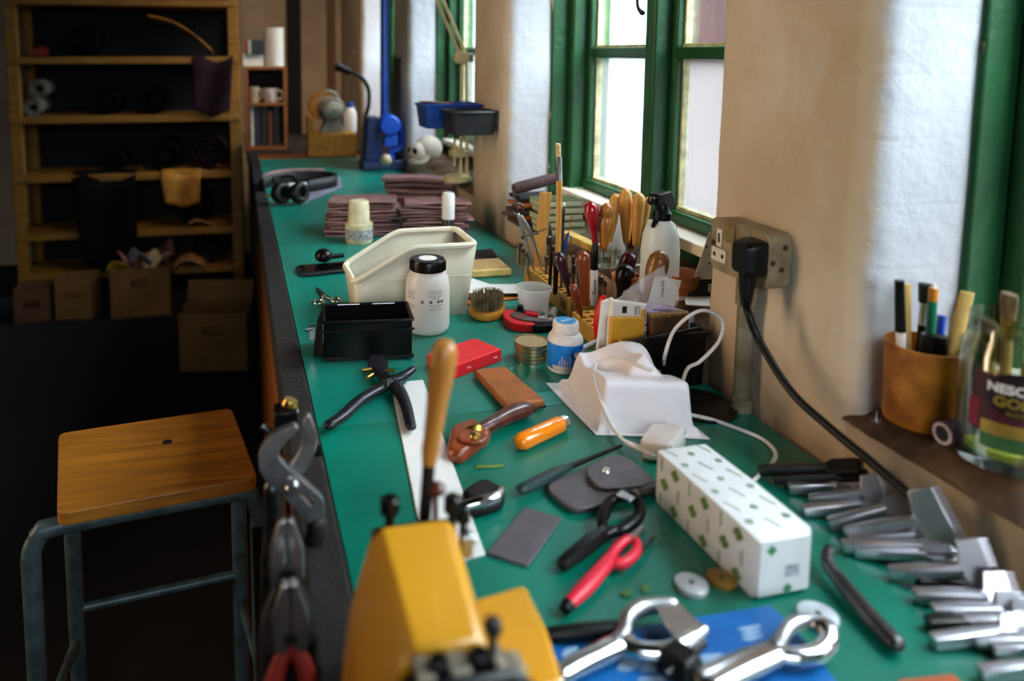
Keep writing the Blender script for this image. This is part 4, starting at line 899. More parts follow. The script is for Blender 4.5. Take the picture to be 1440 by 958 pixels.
# tall paint brush
P = at(783, 392, zt); t = thing('paint_brush', 'long flat paint brush standing bristles up in the tool block', 'brush', P)
m_ = mpp(P)
O('handle', MB().tube([(0, 0, -.01), loc_(rel(P, .5, 60)), loc_(rel(P, 0, 138))], [3.2*m_, 3.8*m_, 4.2*m_], 12, 4), 'light_wood', t)
O('ferrule', MB().lathe([(4.3*m_, 0), (4.4*m_, 14*m_), (4.8*m_, 34*m_)], 16, AL(loc_(rel(P, 0, 137)), loc_(rel(P, -2, 171)))), 'chrome', t)
O('bristles', MB().lathe([(4.6*m_, 0), (5.2*m_, 10*m_), (4.8*m_, 18*m_)], 16, AL(loc_(rel(P, -2, 170)), loc_(rel(P, -3, 190))), sx=1, sy=.7), mat('bristle_cream', 'D9BC8A', .8, var=.2, scale=200), t)
# steel punches in the holes
mat('punch_steel', '8E7F70', .35, 1., var=.1)
def punch(i, x, y, h, r=2.2, z=zt):
    P = at(x, y, z); m_ = mpp(P); t = thing('stamping_punch', PL[i], 'punch', P, 0, 'steel stamping punches in the tool blocks')
    O('shaft', MB().lathe([(r*m_*.9, -.01), (r*m_, 0), (r*m_, h*m_), (r*m_*.7, h*m_+.001)], 10), 'punch_steel', t)
    O('head', MB().lathe([(r*m_*1.02, h*m_*.72), (r*m_*1.25, h*m_*.76), (r*m_*1.25, h*m_*.98)], 10), 'steel_dark', t)
PL = ['steel punch at the far left end of the tool block', 'second steel punch from the far end of the tool block', 'thick steel punch behind the dividers', 'white collared punch between wooden stick and brush', 'steel punch just right of the tall brush', 'short steel punch behind the dark purple handle', 'steel punch left of the reddish handle', 'tall steel punch touching the reddish handle', 'thin steel punch behind the black handle', 'steel punch standing right of the marker pen', 'slim steel punch near the wall behind the marker pen', 'steel punch between brush and black handles', 'steel punch at back of the block beside the round headed rod']
for i, a_ in enumerate(((734, 374, 26), (742, 380, 26), (730, 366, 24, 4), (771, 372, 40, 3), (789, 404, 30), (800, 412, 30), (806, 416, 44), (812, 420, 66), (805, 405, 46), (844, 428, 40, 3), (850, 424, 30), (768, 384, 24), (778, 372, 26))): punch(i, *a_)
# round headed rod, curved hook tool
P = at(789, 376, zt); t = thing('ball_stylus', 'steel rod with rounded top standing behind the tall brush', 'stylus', P); O('shaft', MB().rod((0, 0, -.01), loc_(rel(P, 1, 84)), .0042), 'steel_dark', t); O('ball_top', MB().ball(loc_(rel(P, 1, 86)), .0055, 12, sz=1.6), 'steel', t)
P = at(774, 370, zt); t = thing('hook_tool', 'curved steel hook tool in front of the wooden stick', 'hook', P); O('shaft', MB().tube([(0, 0, -.01), loc_(rel(P, -1, 40)), loc_(rel(P, -6, 62)), loc_(rel(P, -8, 86))], [.0035, .005, .004, .002], 8, 5), 'steel_dark', t); O('collar', MB().lathe([(.006, 0), (.0065, .014)], 12, T(*loc_(rel(P, 0, 30)))), 'steel', t)
P = at(791, 376, zt); t = thing('blue_probe', 'slim blue handled probe with an orange tip in the tool block', 'probe', P); O('handle', MB().rod(loc_(rel(P, 0, 18)), loc_(rel(P, 7, 48)), .0038, .0032), mat('probe_blue', '1A5FC4', .4), t); O('needle', MB().rod(loc_(rel(P, 7, 47)), loc_(rel(P, 11, 74)), .0012), mat('probe_orange', 'C86A2A', .4), t); O('shank', MB().rod((0, 0, -.01), loc_(rel(P, 0, 19)), .002), 'steel', t)
# black flat handles
for i, (x, y, h) in enumerate(((773, 404, 50), (781, 410, 46))):
    P = at(x, y, zt); t = thing('black_handled_tool', ['left of the two straight black tool handles under the tall brush', 'right and lower of the two straight black tool handles'][i], 'hand tool', P); m_ = mpp(P)
    O('handle', MB().lathe([(2.8*m_, -4*m_), (3.6*m_, 2*m_), (3.8*m_, h*m_*.9), (3*m_, h*m_)], 12, AL((0, 0, 0), loc_(rel(P, 1-i, 50))), sy=.7), 'black_satin', t); O('end_cap', MB().lathe([(3*m_, h*m_), (2.6*m_, h*m_+.003)], 12, AL((0, 0, 0), loc_(rel(P, 1-i, 50))), sy=.7), 'black_plastic', t)
# awls
A1 = [(0, .45), (.08, .55), (.2, .5), (.5, .72), (.78, 1), (.93, .9), (1, .35)]
def awl(lab, bot, top, rpx, m, z=zt, prof=A1, tl=.03, base=None, grp=None, f=0., tipm='steel'):
    P = at(*bot, z) if base is None else rel(base, bot[0], bot[1]); m_ = mpp(P); Q = rel(P, top[0]-bot[0], bot[1]-top[1], f)
    return turned('awl', lab, 'awl', P, Q, [(k, r*rpx*m_) for k, r in prof], m, tl=tl, grp=grp, tipm=tipm)
mat('purple_wood', '3A1A24', .25, var=.15, coat=.5)
awl('dark purple handled awl leaning left in the tool block', (803, 416), (783, 355), 8.5, 'purple_wood')
awl('reddish brown handled awl standing behind the small wooden one', (823, 430), (818, 353), 9.5, 'red_wood', prof=[(0, .62), (.06, .8), (.12, .68), (.3, .75), (.6, .82), (.85, 1), (.95, .85), (1, .3)])
awl('small brown wooden handled awl slanting into the nearer tool block', (818, 446), (804, 400), 6, 'red_wood', z=.034, prof=[(0, .3), (.2, .75), (.6, 1.05), (.95, 1), (1, .7)], tl=.02)
# marker pen
P = at(834, 422, zt); m_ = mpp(P); t = thing('marker_pen', 'white marker pen with a long black cap standing in the tool block', 'marker pen', P)
O('pen_body', MB().lathe([(5*m_, -.01), (5.2*m_, 0), (5.2*m_, 44*m_)], 18), 'white_plastic', t); O('cap', MB().lathe([(5.5*m_, 44.2*m_), (5.5*m_, 62*m_), (4*m_, 78*m_), (1.8*m_, 83*m_)], 18), 'black_satin', t)
letters('pen_lettering', 'Sharpie', .010, 'ink', t, R('Z', -12) @ T(0, -5.3*m_, 20*m_) @ R('X', 90) @ R('Z', 90))
# ================================================================ window ledge beyond the block
def lg(x, y, z=0): return at(x, y, LZ+z)
P = lg(852, 374); m_ = mpp(P); CG = glassmat('clear_glass', 'F2F6F2', 0, .8); t = thing('glass_pot', 'small clear glass pot holding the red and wooden handled awls', 'glass pot', P); POT = P
O('glass_body', MB().lathe([(14*m_, 0), (15*m_, 2*m_), (15*m_, 27*m_), (13.5*m_, 27*m_), (13.5*m_, 3*m_)], 28, c1=False), CG, t)
awl('awl with a bulbous red handle in the glass pot', (838, 352), (828, 284), 10, mat('red_lacquer', 'A01828', .18, var=.1, coat=.6), base=None, z=LZ+.035, prof=[(0, .35), (.1, .42), (.3, .45), (.5, .62), (.75, 1), (.92, .92), (1, .35)], tl=.02)
awl('brown wooden awl with a ringed round top in the glass pot', (849, 352), (852, 286), 9.5, 'handle_wood', z=LZ+.035, prof=[(0, .4), (.2, .7), (.5, 1), (.68, 1), (.72, .82), (.76, .98), (.92, .9), (1, .35)], tl=.02)
P = lg(884, 372); m_ = mpp(P); t = thing('glass_dish', 'shallow glass dish holding the pairs of pale and dark handled awls', 'glass dish', P)
O('glass_body', MB().lathe([(12*m_, 0), (20*m_, 3*m_), (22*m_, 16*m_), (20.5*m_, 16*m_), (18*m_, 4*m_)], 28, c1=False), CG, t)
A2 = [(0, .5), (.1, .6), (.4, .85), (.75, 1), (.93, .85), (1, .3)]
awl('pale wooden handled awl tallest of the group by the window', (881, 340), (877, 266), 9.5, 'light_wood', z=LZ+.05, prof=A2, tl=.03)
awl('pale wooden handled awl leaning left behind the brown one', (856, 340), (869, 274), 8.5, 'light_wood', z=LZ+.05, prof=A2, tl=.02, f=.02)
awl('pale wooden handled awl right of the tallest one', (894, 344), (897, 272), 9, 'light_wood', z=LZ+.05, prof=A2, tl=.03)
awl('thin pale wooden handled awl half hidden by the spray trigger', (899, 344), (909, 278), 6, 'light_wood', z=LZ+.05, prof=A2, tl=.03)
awl('dark brown handled awl left of two dark ones by the window', (884, 350), (881, 301), 8.5, 'dark_wood', z=LZ+.02, prof=A2, tl=.02)
awl('dark brown handled awl right of two dark ones by the window', (889, 350), (898, 297), 8.5, 'dark_wood', z=LZ+.02, prof=A2, tl=.02)
# spray bottle
P = lg(926, 411); m_ = mpp(P); t = thing('spray_bottle', 'frosted white trigger spray bottle with a black head on the ledge', 'spray bottle', P, .5)
O('bottle_body', MB().lathe([(24*m_, 0), (26*m_, 3*m_), (26*m_, 60*m_), (24*m_, 82*m_), (19*m_, 98*m_), (13*m_, 103*m_), (12*m_, 106*m_)], 36), translucent('spray_white', 'EEF1EC', .45, .3), t, sm=60)
O('collar', MB().lathe([(12.5*m_, 104*m_), (13.5*m_, 105*m_), (13.5*m_, 114*m_), (10*m_, 118*m_), (8*m_, 126*m_)], 24), 'black_plastic', t)
hd = MB(); hd.prism([(-24*m_, 128*m_), (-24*m_, 139*m_), (-20*m_, 143*m_), (10*m_, 144*m_), (22*m_, 132*m_), (20*m_, 122*m_), (6*m_, 118*m_), (-8*m_, 128*m_)], -8*m_, 8*m_, R('X', 90)); O('spray_head', hd, 'black_plastic', t, bev=.0025, seg=3)
O('trigger', MB().tube([(-12*m_, 0, 128*m_), (-9*m_, 0, 118*m_), (-13*m_, 0, 106*m_), (-21*m_, 0, 98*m_)], [4*m_, 4*m_, 4*m_, 3*m_], 10, 4), 'black_plastic', t)
O('nozzle', MB().lathe([(6*m_, 0), (6*m_, 5*m_), (2*m_, 6*m_)], 14, T(-24*m_, 0, 134*m_) @ R('Y', -90)), 'black_satin', t)
# bowl, saucer, ball handled tools
P = lg(957, 413); m_ = mpp(P); t = thing('wooden_bowl', 'orange brown turned wooden bowl on the window ledge', 'bowl', P)
O('bowl_body', MB().lathe([(15*m_, 0), (20*m_, 3*m_), (25*m_, 14*m_), (27*m_, 29*m_), (26*m_, 31*m_), (23.5*m_, 28*m_), (19*m_, 8*m_)], 36), mat('bowl_wood', 'B8641F', .4, col2='8E4A14', scale=20, stretch=(1, 1, 4)), t)
O('bowl_rim', MB().lathe([(27.1*m_, 28*m_), (27.6*m_, 29.5*m_), (26.9*m_, 31*m_), (25.9*m_, 30.9*m_)], 36, c0=False, c1=False), 'bowl_wood', t)
P = lg(880, 396); m_ = mpp(P); o = O('terracotta_saucer', MB().lathe([(14*m_, 0), (19*m_, 2*m_), (20*m_, 10*m_), (18.5*m_, 10*m_), (17*m_, 3*m_)], 32), mat('terracotta', 'B5673A', .7), loc=P); tag(o, 'terracotta saucer on the ledge behind the black ball handle', 'saucer')
def ballt(lab, x, y, top, r, m):
    P = at(x, y, .06); m_ = mpp(P); Q = rel(P, top[0]-x, y-top[1]); return turned('awl', lab, 'awl', P, Q, [(0, .35*r*m_), (.3, .6*r*m_), (.55, r*m_), (.8, r*m_), (.93, .75*r*m_), (1, .25*r*m_)], m, tl=.04)
ballt('awl with a glossy burgundy round handle near the terracotta saucer', 872, 400, (886, 354), 11.5, mat('burgundy', '4A1420', .2, coat=.5))
ballt('awl with a shiny black ball handle in front of the burgundy one', 872, 422, (880, 372), 13, 'black_satin')
P = at(888, 500, .0); m_ = mpp(P); Q = rel(P, 37, 148)
turned('wooden_fid', 'big brown turned wooden fid leaning right before the spray bottle', 'fid', P, Q, [(0, 3*m_), (.4, 5*m_), (.62, 9*m_), (.78, 14*m_), (.84, 15*m_), (.85, 14.2*m_), (.86, 15*m_), (.93, 13.5*m_), (.98, 8*m_), (1, 3*m_)], mat('fid_wood', '86571F', .4, col2='6A4014', scale=8, stretch=(10, 10, 1), coat=.4), tl=0)
# magazines, tray, boards on the ledge
for i in range(5):
    P = lg(792, 331)+V((0, .012, .016*i)); t = thing('magazine', ['lowest', 'second lowest', 'middle', 'second from top', 'topmost'][i]+' pale green magazine of the pile on the window ledge', 'magazine', P+V((.002*(i % 2), .004*i, 0)), .08*(i % 3-1), 'magazines piled on the window ledge')
    O('pages', MB().bx(-.05, .055, -.01, .06, .001, .013), mat('pages_green', 'C9CCB0', .6, var=.25, scale=4, stretch=(1, 1, 60)), t, bev=.001); O('cover', MB().bx(-.051, .056, -.011, .061, .0132, .0148).bx(-.051, .056, -.011, .061, 0, .0009), mat('cover_olive', '5E6A44', .4, var=.3, scale=8), t)
P = lg(752, 318); t = thing('leather_offcuts_tray', 'dark tray of leather offcuts with orange edge by the white pier', 'tray', P)
for i, (c, z, dx) in enumerate((('suede_dark', .0, 0), ('orange_leather', .014, .01), ('suede_dark', .027, -.005), ('orange_leather', .045, .0), ('black_leather', .062, .004))):
    O('offcut', MB().bx(-.045+dx, .05+dx, 0, .075, z, z+.011), c, t, bev=.003)
P = lg(760, 318)+V((0, 0, .075)); o = O('leather_bundle', MB().lathe([(.012, 0), (.015, .01), (.015, .12), (.012, .13)], 16, T(-.06, .03, .015) @ R('Y', 80) @ R('X', -8)), 'suede_dark', loc=P); tag(o, 'rolled dark leather bundle on top of the offcuts tray', 'leather roll')
a, rz, L = fr((792, 334), (838, 356), LZ); t = thing('wooden_batten', 'pale yellow wooden batten lying on the ledge by the glass pot', 'batten', a, rz)
O('batten_body', MB().bx(0, L, -.008, .018, 0, .016), mat('batten_pale', 'D8B662', .5), t, bev=.002); O('end_grain', MB().bx(L, L+.0015, -.007, .017, .001, .015), 'light_wood', t)
pts_ = [lg(845, 352), lg(870, 358)]
o = O('white_card', MB().prism([(0, 0), (.055, 0), (.075, .085), (.03, .09)], 0, .0015, R('X', 78)), 'paper', loc=lg(850, 366)+V((0, .02, 0))); tag(o, 'white card leaning behind the glass pot on the ledge', 'card')
for i, (pxs, z, lab) in enumerate((([(930, 424), (1000, 424), (1000, 410), (945, 412)], 0, 'white paper on the ledge below the calendar card'), ([(955, 430), (999, 432), (998, 422), (962, 420)], .004, 'folded paper slip on the ledge beside the calendar card'))):
    pts = [at(x, y, LZ+z) for x, y in pxs]
    pts = [V((max(p.x, XW+.004), p.y, p.z)) for p in pts]; c = sum(pts, V())/4; mb = MB(); mb.prism([(p.x-c.x, p.y-c.y) for p in pts], 0, .002); o = O('paper_slip', mb, 'paper', loc=c); tag(o, lab, 'paper')
# calendar card: triangular easel card by the pier
P = lg(984, 420); t = thing('calendar_card', 'cream calendar card with a dark band leaning by the socket wall', 'calendar', P)
O('card', MB().prism([(-.022, 0), (.03, 0), (.03, .115), (.016, .115)], 0, .0015, R('Z', -10) @ R('X', 84)), mat('card_cream', 'E9DCC2', .6), t)
O('dark_band', MB().prism([(-.0225, .004), (.0302, .004), (.0302, .034), (-.012, .034)], .0016, .002, R('Z', -10) @ R('X', 84)), mat('band_brown', '2E2420', .6), t)
letters('number', '8', .02, 'paper', t, R('Z', -10) @ R('X', 84) @ T(.018, .018, .0022), bold=.0004)
for i, s_ in enumerate(('~vs', '~u', '~rt')): letters('print', s_, .008, 'ink', t, R('Z', -10) @ R('X', 84) @ T(.018-.003*i, .062+.014*i, .0017))
# ================================================================ black bin of cards
YB0 = at(1000, 540).y
def YC(v): return YB0+(v-2.125)*.48
bx0, bx1, by0, by1, bh, bl = .574, XW-.018, YB0, YB0+.10, .086, .04
t = thing('storage_bin', 'black open fronted bin full of cards in front of the tool blocks', 'storage bin', (bx0, by0, BZ))
w_, d_ = bx1-bx0, by1-by0; side = [(.006, 0), (w_-.006, 0), (w_, bh), (.034, bh), (.004, bl), (0, bl)]
mb = MB(); mb.prism(side, -.003, 0, R('X', 90)); mb.prism(side, -.003, 0, T(0, d_-.003, 0) @ R('X', 90))
mb.bx(.006, w_-.006, 0, d_, 0, .003); mb.bx(.003, .007, .003, d_-.003, .003, bl)
mb.loft([[(w_-.010, .003, .003), (w_-.006, .003, .003), (w_-.006, d_-.003, .003), (w_-.010, d_-.003, .003)], [(w_-.004, .003, bh), (w_, .003, bh), (w_, d_-.003, bh), (w_-.004, d_-.003, bh)]])
O('bin_body', mb, 'black_satin', t, sm=30, bev=.0008)
mb = MB(); mb.bx(.034, w_+.004, -.004, .002, bh-.006, bh+.001); mb.bx(.034, w_+.004, d_-.002, d_+.004, bh-.006, bh+.001); mb.bx(w_-.002, w_+.004, .002, d_-.002, bh-.006, bh+.001)
O('rim', mb, 'black_satin', t, bev=.001)
def card(name, lab, cat, pxs, Y, th, m, tilt=0, extra=None):
    pts = [onY(x, y, Y) for x, y in pxs]; c = sum(pts, V())/len(pts); zmin = min(p.z for p in pts); c = V((c.x, Y, max(zmin, BZ+.005)))
    t = thing(name, lab, cat, c); mb = MB(); mb.prism([(p.x-c.x, p.z-c.z) for p in pts], -th/2, th/2, R('X', 90-tilt)); O(name.split('_')[-1]+'_body', mb, m, t, bev=min(.002, th*.3))
    return t, c, pts
t, c, pts = card('card_pack', 'white printed cardboard pack standing in the black bin', 'card pack', [(853, 500), (858, 421), (912, 428), (912, 500)], YC(2.22), .014, 'paper')
def pr_(t, c, x, y, Y, s_, size, m='print_grey', rot=0): p = onY(x, y, Y)-c; letters('printed_text', s_, size, m, t, T(p.x, -.008, p.z) @ R('X', 90) @ R('Z', rot))
O('black_mark', MB().bx(-.004, .004, -.0003, .0003, -.005, .006, T(*(onY(875, 434, YC(2.22))-c)) @ T(0, -.0073, 0)), 'ink', t); O('yellow_panel', MB().bx(-.006, .006, -.0003, .0003, -.012, .006, T(*(onY(903, 438, YC(2.22))-c)) @ T(0, -.0073, 0)), mat('amber', 'D9A02A', .5), t)
for i in range(4): pr_(t, c, 893, 430+3*i, YC(2.22), '~ilu nor', .004)
card('amber_packet', 'amber yellow packet in the black bin before the white pack', 'packet', [(856, 495), (858, 446), (905, 446), (905, 490)], YC(2.19), .008, mat('amber_card', 'DDA02C', .5, var=.06))
t, c, pts = card('lilac_card', 'lilac leaflet card with upside down small print in the bin', 'card', [(902, 484), (910, 424), (968, 438), (966, 490)], YC(2.20), .002, mat('lilac', 'CFC3DA', .5))
mat('lilac_ink', '6A4A8E', .5, var=0)
for i in range(2):
    p = onY(934, 436+6*i, YC(2.20))-c; letters('printed_text', ['~nolirasumilenoraol', '~umilonasiranol'][i], .0062, 'lilac_ink', t, T(p.x, -.0015, p.z) @ R('Y', 9) @ R('X', 90) @ R('Z', 180))
p = onY(909, 462, YC(2.20))-c; O('black_swirl', MB().tube([(p.x+.007*math.cos(a*.6), -.0012, p.z+.007*math.sin(a*.6)) for a in range(1, 9)], .0012, 6), 'ink', t)
p = onY(918, 447, YC(2.20))-c; O('pink_dot', MB().lathe([(.004, 0), (.004, .0004)], 12, T(p.x, -.001, p.z) @ R('X', 90)), mat('pink_ink', 'C23A8A', .5, var=0), t)
t, c, pts = card('brown_wallet', 'dark brown leather wallet standing in front of the lilac card', 'wallet', [(913, 490), (914, 444), (966, 443), (966, 492)], YC(2.17), .012, mat('wallet_brown', '5A3A14', .6, col2='2E1C0C', scale=30))
O('stitched_edge', MB().bx(pts[1].x-c.x, pts[2].x-c.x, -.0068, .0068, pts[1].z-c.z-.0015, pts[1].z-c.z+.002), mat('stitch_gold', '8A6420', .6, var=.4, scale=300), t)
o = O('white_sleeve', MB().prism([(p.x-onY(850, 500, YC(2.24)).x, p.z-onY(850, 500, YC(2.24)).z) for p in [onY(*q_, YC(2.24)) for q_ in [(838, 500), (846, 424), (862, 418), (858, 500)]]], -.004, .004, R('X', 90)), 'white_paint', bev=.002, loc=onY(850, 500, YC(2.24))); tag(o, 'white plastic sleeve standing at the left end of the card bin', 'sleeve')
P = at(843, 478, .03); Q = rel(P, 4, 58); m_ = mpp(P); t = thing('red_stripper', 'red moulded plastic handle leaning between tool block and card bin', 'handle tool', P)
O('grip', MB().tube([(0, 0, 0), (Q-P)*.4+V((-.004, 0, 0)), (Q-P)*.75, Q-P], [7*m_, 8*m_, 9.5*m_, 6*m_], 14, 5), 'red_plastic', t); O('stem', MB().rod((0, 0, -.028), (0, 0, .004), .004), 'steel_dark', t)
o = O('striped_card', MB().bx(-.008, .008, -.001, .001, -.03, .03), mat('stripe_white', 'C9CAD4', .5, var=.5, scale=30, stretch=(1, 1, 20)), loc=onY(969, 462, YC(2.21))+V((0, 0, -.01))); tag(o, 'narrow striped card slip at the right end of the bin', 'card')
a = onY(873, 484, YC(2.125)); b = onY(905, 476, YC(2.118)); e = onY(985, 470, YC(2.14)); t = thing('pen', 'black pen lying along the rim of the card bin', 'pen', a)
a, b = V((a.x, YB0-.004, a.z)), V((e.x-.006, YB0-.004, BZ+.093))
O('pen_body', MB().rod(V((0, 0, 0)), (b-a)*.99, .0032), 'black_satin', t); O('clip', MB().rod(V((.01, -.004, .003)), V((.035, -.004, .004)), .0012), 'black_plastic', t); O('tip', MB().rod(V((0, 0, 0)), V((-.012, 0, -.003)), .0036, .001), 'black_plastic', t)
for i, (x, y, c_, lab) in enumerate(((858, 497, '2FBF4A', 'small green bead in the open front of the card bin'), (869, 493, 'E08A2A', 'small orange plastic clip in the open front of the card bin'), (850, 494, '6A4A22', 'small brown leather button in the open front of the card bin'))):
    P = onY(x, y, YC(2.15)); mb = MB()
    if i == 1: mb.box(.012, .01, .016, R('Y', 25), .6, .8)
    else: mb.ball((0, 0, .004), .0065, 14, sz=.8)
    o = O(['bead', 'clip', 'leather_button'][i], mb, mat('bit_'+c_, c_, .35), bev=.001 if i == 1 else 0, loc=P); tag(o, lab, ['bead', 'clip', 'button'][i])
# crumpled clear bag
mat_bag = translucent('bag_film', 'F4F2F6', .5, .12, .76)
P = onY(905, 440, YC(2.28)); mb = MB(); random.seed(4)
def bag(u, v):
    a_ = 2*PI*u; k = .6+.4*math.sin(PI*min(1, v*1.15)); x = .062*k*math.cos(a_); y = .022*k*math.sin(a_); z = .07*v
    q_ = V((x*30, y*30, z*30)); n_ = noise.noise_vector(q_)*.008+noise.noise_vector(q_*2.7)*.005
    return (x+n_.x, y*1.+n_.y*.7, z+n_.z+.018*math.cos(a_+.4)*v)
mb.grid(bag, 30, 12); bmesh.ops.remove_doubles(mb.bm, verts=mb.bm.verts[:], dist=.0002)
o = O('plastic_bag', mb, mat_bag, sm=25, loc=P+V((0, 0, -.012))); tag(o, 'crumpled clear plastic bag standing open behind the card bin', 'plastic bag')
o = O('paper_label', MB().bx(-.024, .024, -.0008, .0008, 0, .045, R('Y', 14)), 'paper', loc=onY(930, 428, YC(2.285))); tag(o, 'white printed paper label inside the crumpled clear bag', 'label')
letters('printed_text', '~LULLONI', .011, 'print_grey', o, R('Y', 14) @ T(-.005, -.0012, .026) @ R('X', 90) @ R('Z', 100))
# ================================================================ vacuum formed white mask
mk = (at(767, 535, .008)+at(838, 607, .008)+at(998, 613, .008)+at(930, 548, .008))/4
cA, cB, cC = at(767, 535, .006), at(838, 607, .006), at(998, 613, .006); cD = cA+(cC-cB)
t = thing('face_mask', 'white vacuum formed plastic face mask lying on its flat flange', 'mask', V((cB.x, cB.y, BZ)))
eu, ev = cC-cB, cA-cB
MW, MH = eu.length, ev.length
def sst(a_, b_, x): x = max(0, min(1, (x-a_)/(b_-a_))); return x*x*(3-2*x)
def bump(u, v, cu, cv, ru, rv): d = ((u-cu)/ru)**2+((v-cv)/rv)**2; return math.exp(-d)
def maskz(u, v):
    def wall_(l0, l1, r1, r0, n0, n1, f1, f0): return min(sst(l0, l1, u), sst(r0, r1, u))*min(sst(n0, n1, v), sst(f0, f1, v))
    step = wall_(.03+.07*v, .06+.10*v, .92, .96, .03, .05, .95, .985); up = wall_(.06+.11*v, .12+.19*v, .85, .91, .05, .105, .86, .96)
    z = .0015+.010*step+(.051+.009*sst(.5, .12, v))*up
    nose = max(0, 1-abs(u-.60-.10*(v-.5))/.17)*sst(.22, .31, v)*(1-.95*sst(.31, .86, v))
    z += up*(.020*bump(u, v, .76, .80, .30, .20)+.030*nose-.024*bump(u, v, .36, .66, .12, .15)-.016*bump(u, v, .84, .52, .07, .10))
    return z
mb = MB(); mb.grid(lambda u, v: tuple(eu*u+ev*v+V((0, 0, maskz(u, v)))), 110, 110)
O('mask_shell', mb, mat('mask_white', 'F3EEF3', .42, var=.02), t, solid=.0015, sm=80)
# white charger, its lead
P = at(936, 640); t = thing('usb_charger', 'white plug charger lying between the mask and the long box', 'charger', P, .75)
O('charger_body', MB().loft([[(x*k, y*k, z) for x, y in rrect(-.03, .03, -.021, .021, .008)] for z, k in ((.004, .9), (.007, 1), (.026, 1), (.029, .92))], R('X', -12)), 'white_plastic', t, sm=50)
O('pin', MB().bx(.03, .046, -.003, .003, .012, .017).bx(.03, .046, .010, .014, .014, .022).bx(.03, .046, -.014, -.010, .014, .022), 'white_plastic', t, bev=.001)
ld = thing('charging_lead', 'white charging lead looping over the mask and round the card bin', 'cable', at(905, 635))
b0 = ld.location.copy()
def mz_(x, y):
    z = .11; e1, e2 = V((eu.x, eu.y, 0)), V((ev.x, ev.y, 0)); det = e1.x*e2.y-e1.y*e2.x
    while z > 0:
        d = at(x, y, z)-cB; u = (d.x*e2.y-d.y*e2.x)/det; v = (e1.x*d.y-e1.y*d.x)/det
        if 0 <= u <= 1 and 0 <= v <= 1 and maskz(u, v) >= z: break
        z -= .0005
    p = at(x, y, z); return p+(CAM-p).normalized()*.006
def wl(pts, r=.0026, m='white_plastic', nm='cable', par=ld): return O(nm, MB().tube([V(p)-b0 for p in pts], r, 8, 8), m, par)
wl([at(918, 640, .012), at(880, 622, .012), mz_(862, 601), mz_(852, 580), mz_(843, 556), mz_(836, 530), mz_(838, 514), mz_(850, 507), mz_(874, 506), mz_(892, 512), mz_(915, 520), mz_(932, 522), onY(935, 500, YC(2.02)), onY(950, 462, YC(2.03)), onY(985, 437, YC(2.02)), onY(1014, 449, YC(2.01)), onY(1012, 478, YC(2.00)), onY(985, 508, YC(2.01)), onY(966, 520, YC(2.02)), at(955, 560, .05)])
wl([at(964, 582, .016), at(1000, 590, .004), at(1040, 604, .003), at(1072, 618, .003), at(1090, 636, .003), at(1086, 652, .003), at(1072, 664, .003), at(1060, 676, .003)])
O('strain_relief', MB().rod(at(905, 633, .012)-b0, at(880, 622, .012)-b0, .0042, .003), 'white_plastic', ld)
# black leather disc by the pier
P = at(1002, 570); o = O('leather_disc', MB().lathe([(.052, 0), (.053, .002), (.051, .004)], 40), mat('disc_black', '141112', .3, var=.4, scale=40, bump=.5), loc=V((XW-.072, P.y, BZ))); tag(o, 'black leather disc lying at the foot of the conduit', 'leather disc')
# ================================================================ socket, conduit, plug
mat('socket_metal', 'A89B80', .5, .25, col2='86765C', scale=25, bump=.3); mat('socket_rust', '4A3A2C', .6, .4)
SXF = min((x_/1000 for x_ in range(640, 728)), key=lambda X: abs(onX(1082, 350, X).y-onX(1117, 350, XW).y)); SY1 = onX(1000, 340, SXF).y; SY0 = onX(1116, 350, XW).y; SZ1 = onX(1000, 303, SXF).z; SZ0 = SZ1-.077
t = thing('socket_box', 'worn metal double socket box on the plastered wall pier', 'socket box', (XW-.001, (SY0+SY1)/2, (SZ0+SZ1)/2))
cy, cz = (SY0+SY1)/2, (SZ0+SZ1)/2; hw, hh = (SY1-SY0)/2, (SZ1-SZ0)/2; dx = XW-.001-SXF
O('back_box', MB().prism(rrect(-hw, hw, -hh, hh, .012), .0, dx-.004, FX), 'socket_metal', t, bev=.002)
O('face_plate', MB().prism(rrect(-hw-.001, hw+.001, -hh-.001, hh+.001, .013), dx-.0035, dx, FX), 'socket_metal', t, bev=.0012)
US = hw/.107
def onp(u, v, w, h, d, nm, m, b=.001):
    u, w = u*US, w*US; return O(nm, MB().prism(rrect(u-w/2, u+w/2, v-h/2, v+h/2, min(w, h)*.15), dx+.0002, dx+d, FX), m, t, bev=b)
# u runs from the far end (-) to the near end (+)
onp(-.072, .010, .020, .026, .0015, 'earth_surround', 'white_plastic'); onp(-.072, .010, .007, .014, .0019, 'earth_slot', 'ink', 0)
onp(-.072, -.016, .058, .020, .0014, 'outlet_insert', 'white_plastic')
for u in (-.088, -.056): onp(u, -.016, .009, .006, .0018, 'outlet_slot', 'ink', 0)
onp(-.028, .022, .030, .028, .003, 'switch_plate', mat('switch_brass', 'A08A5A', .4, .5)); onp(.025, .022, .04, .03, .002, 'switch_plate', 'socket_metal')
for u in (-hw+.006, hw-.006): O('screw', MB().lathe([(.004, dx), (.004, dx+.0015)], 12, T(0, 0, 0) @ FX @ T(u, .0, 0)), 'socket_rust', t)
for z_, w_ in ((.02, .012), (-.01, .016), (.0, .03)): O('rust_spot', MB().lathe([(.004, 0), (.004, .0006)], 10, T(-w_, -hw-.0002, z_) @ R('X', 90)), 'socket_rust', t)
cn = thing('conduit', 'grey metal conduit pipe running down the wall from the socket', 'conduit', (XW-.018, onX(1048, 450, XW-.018).y, BZ))
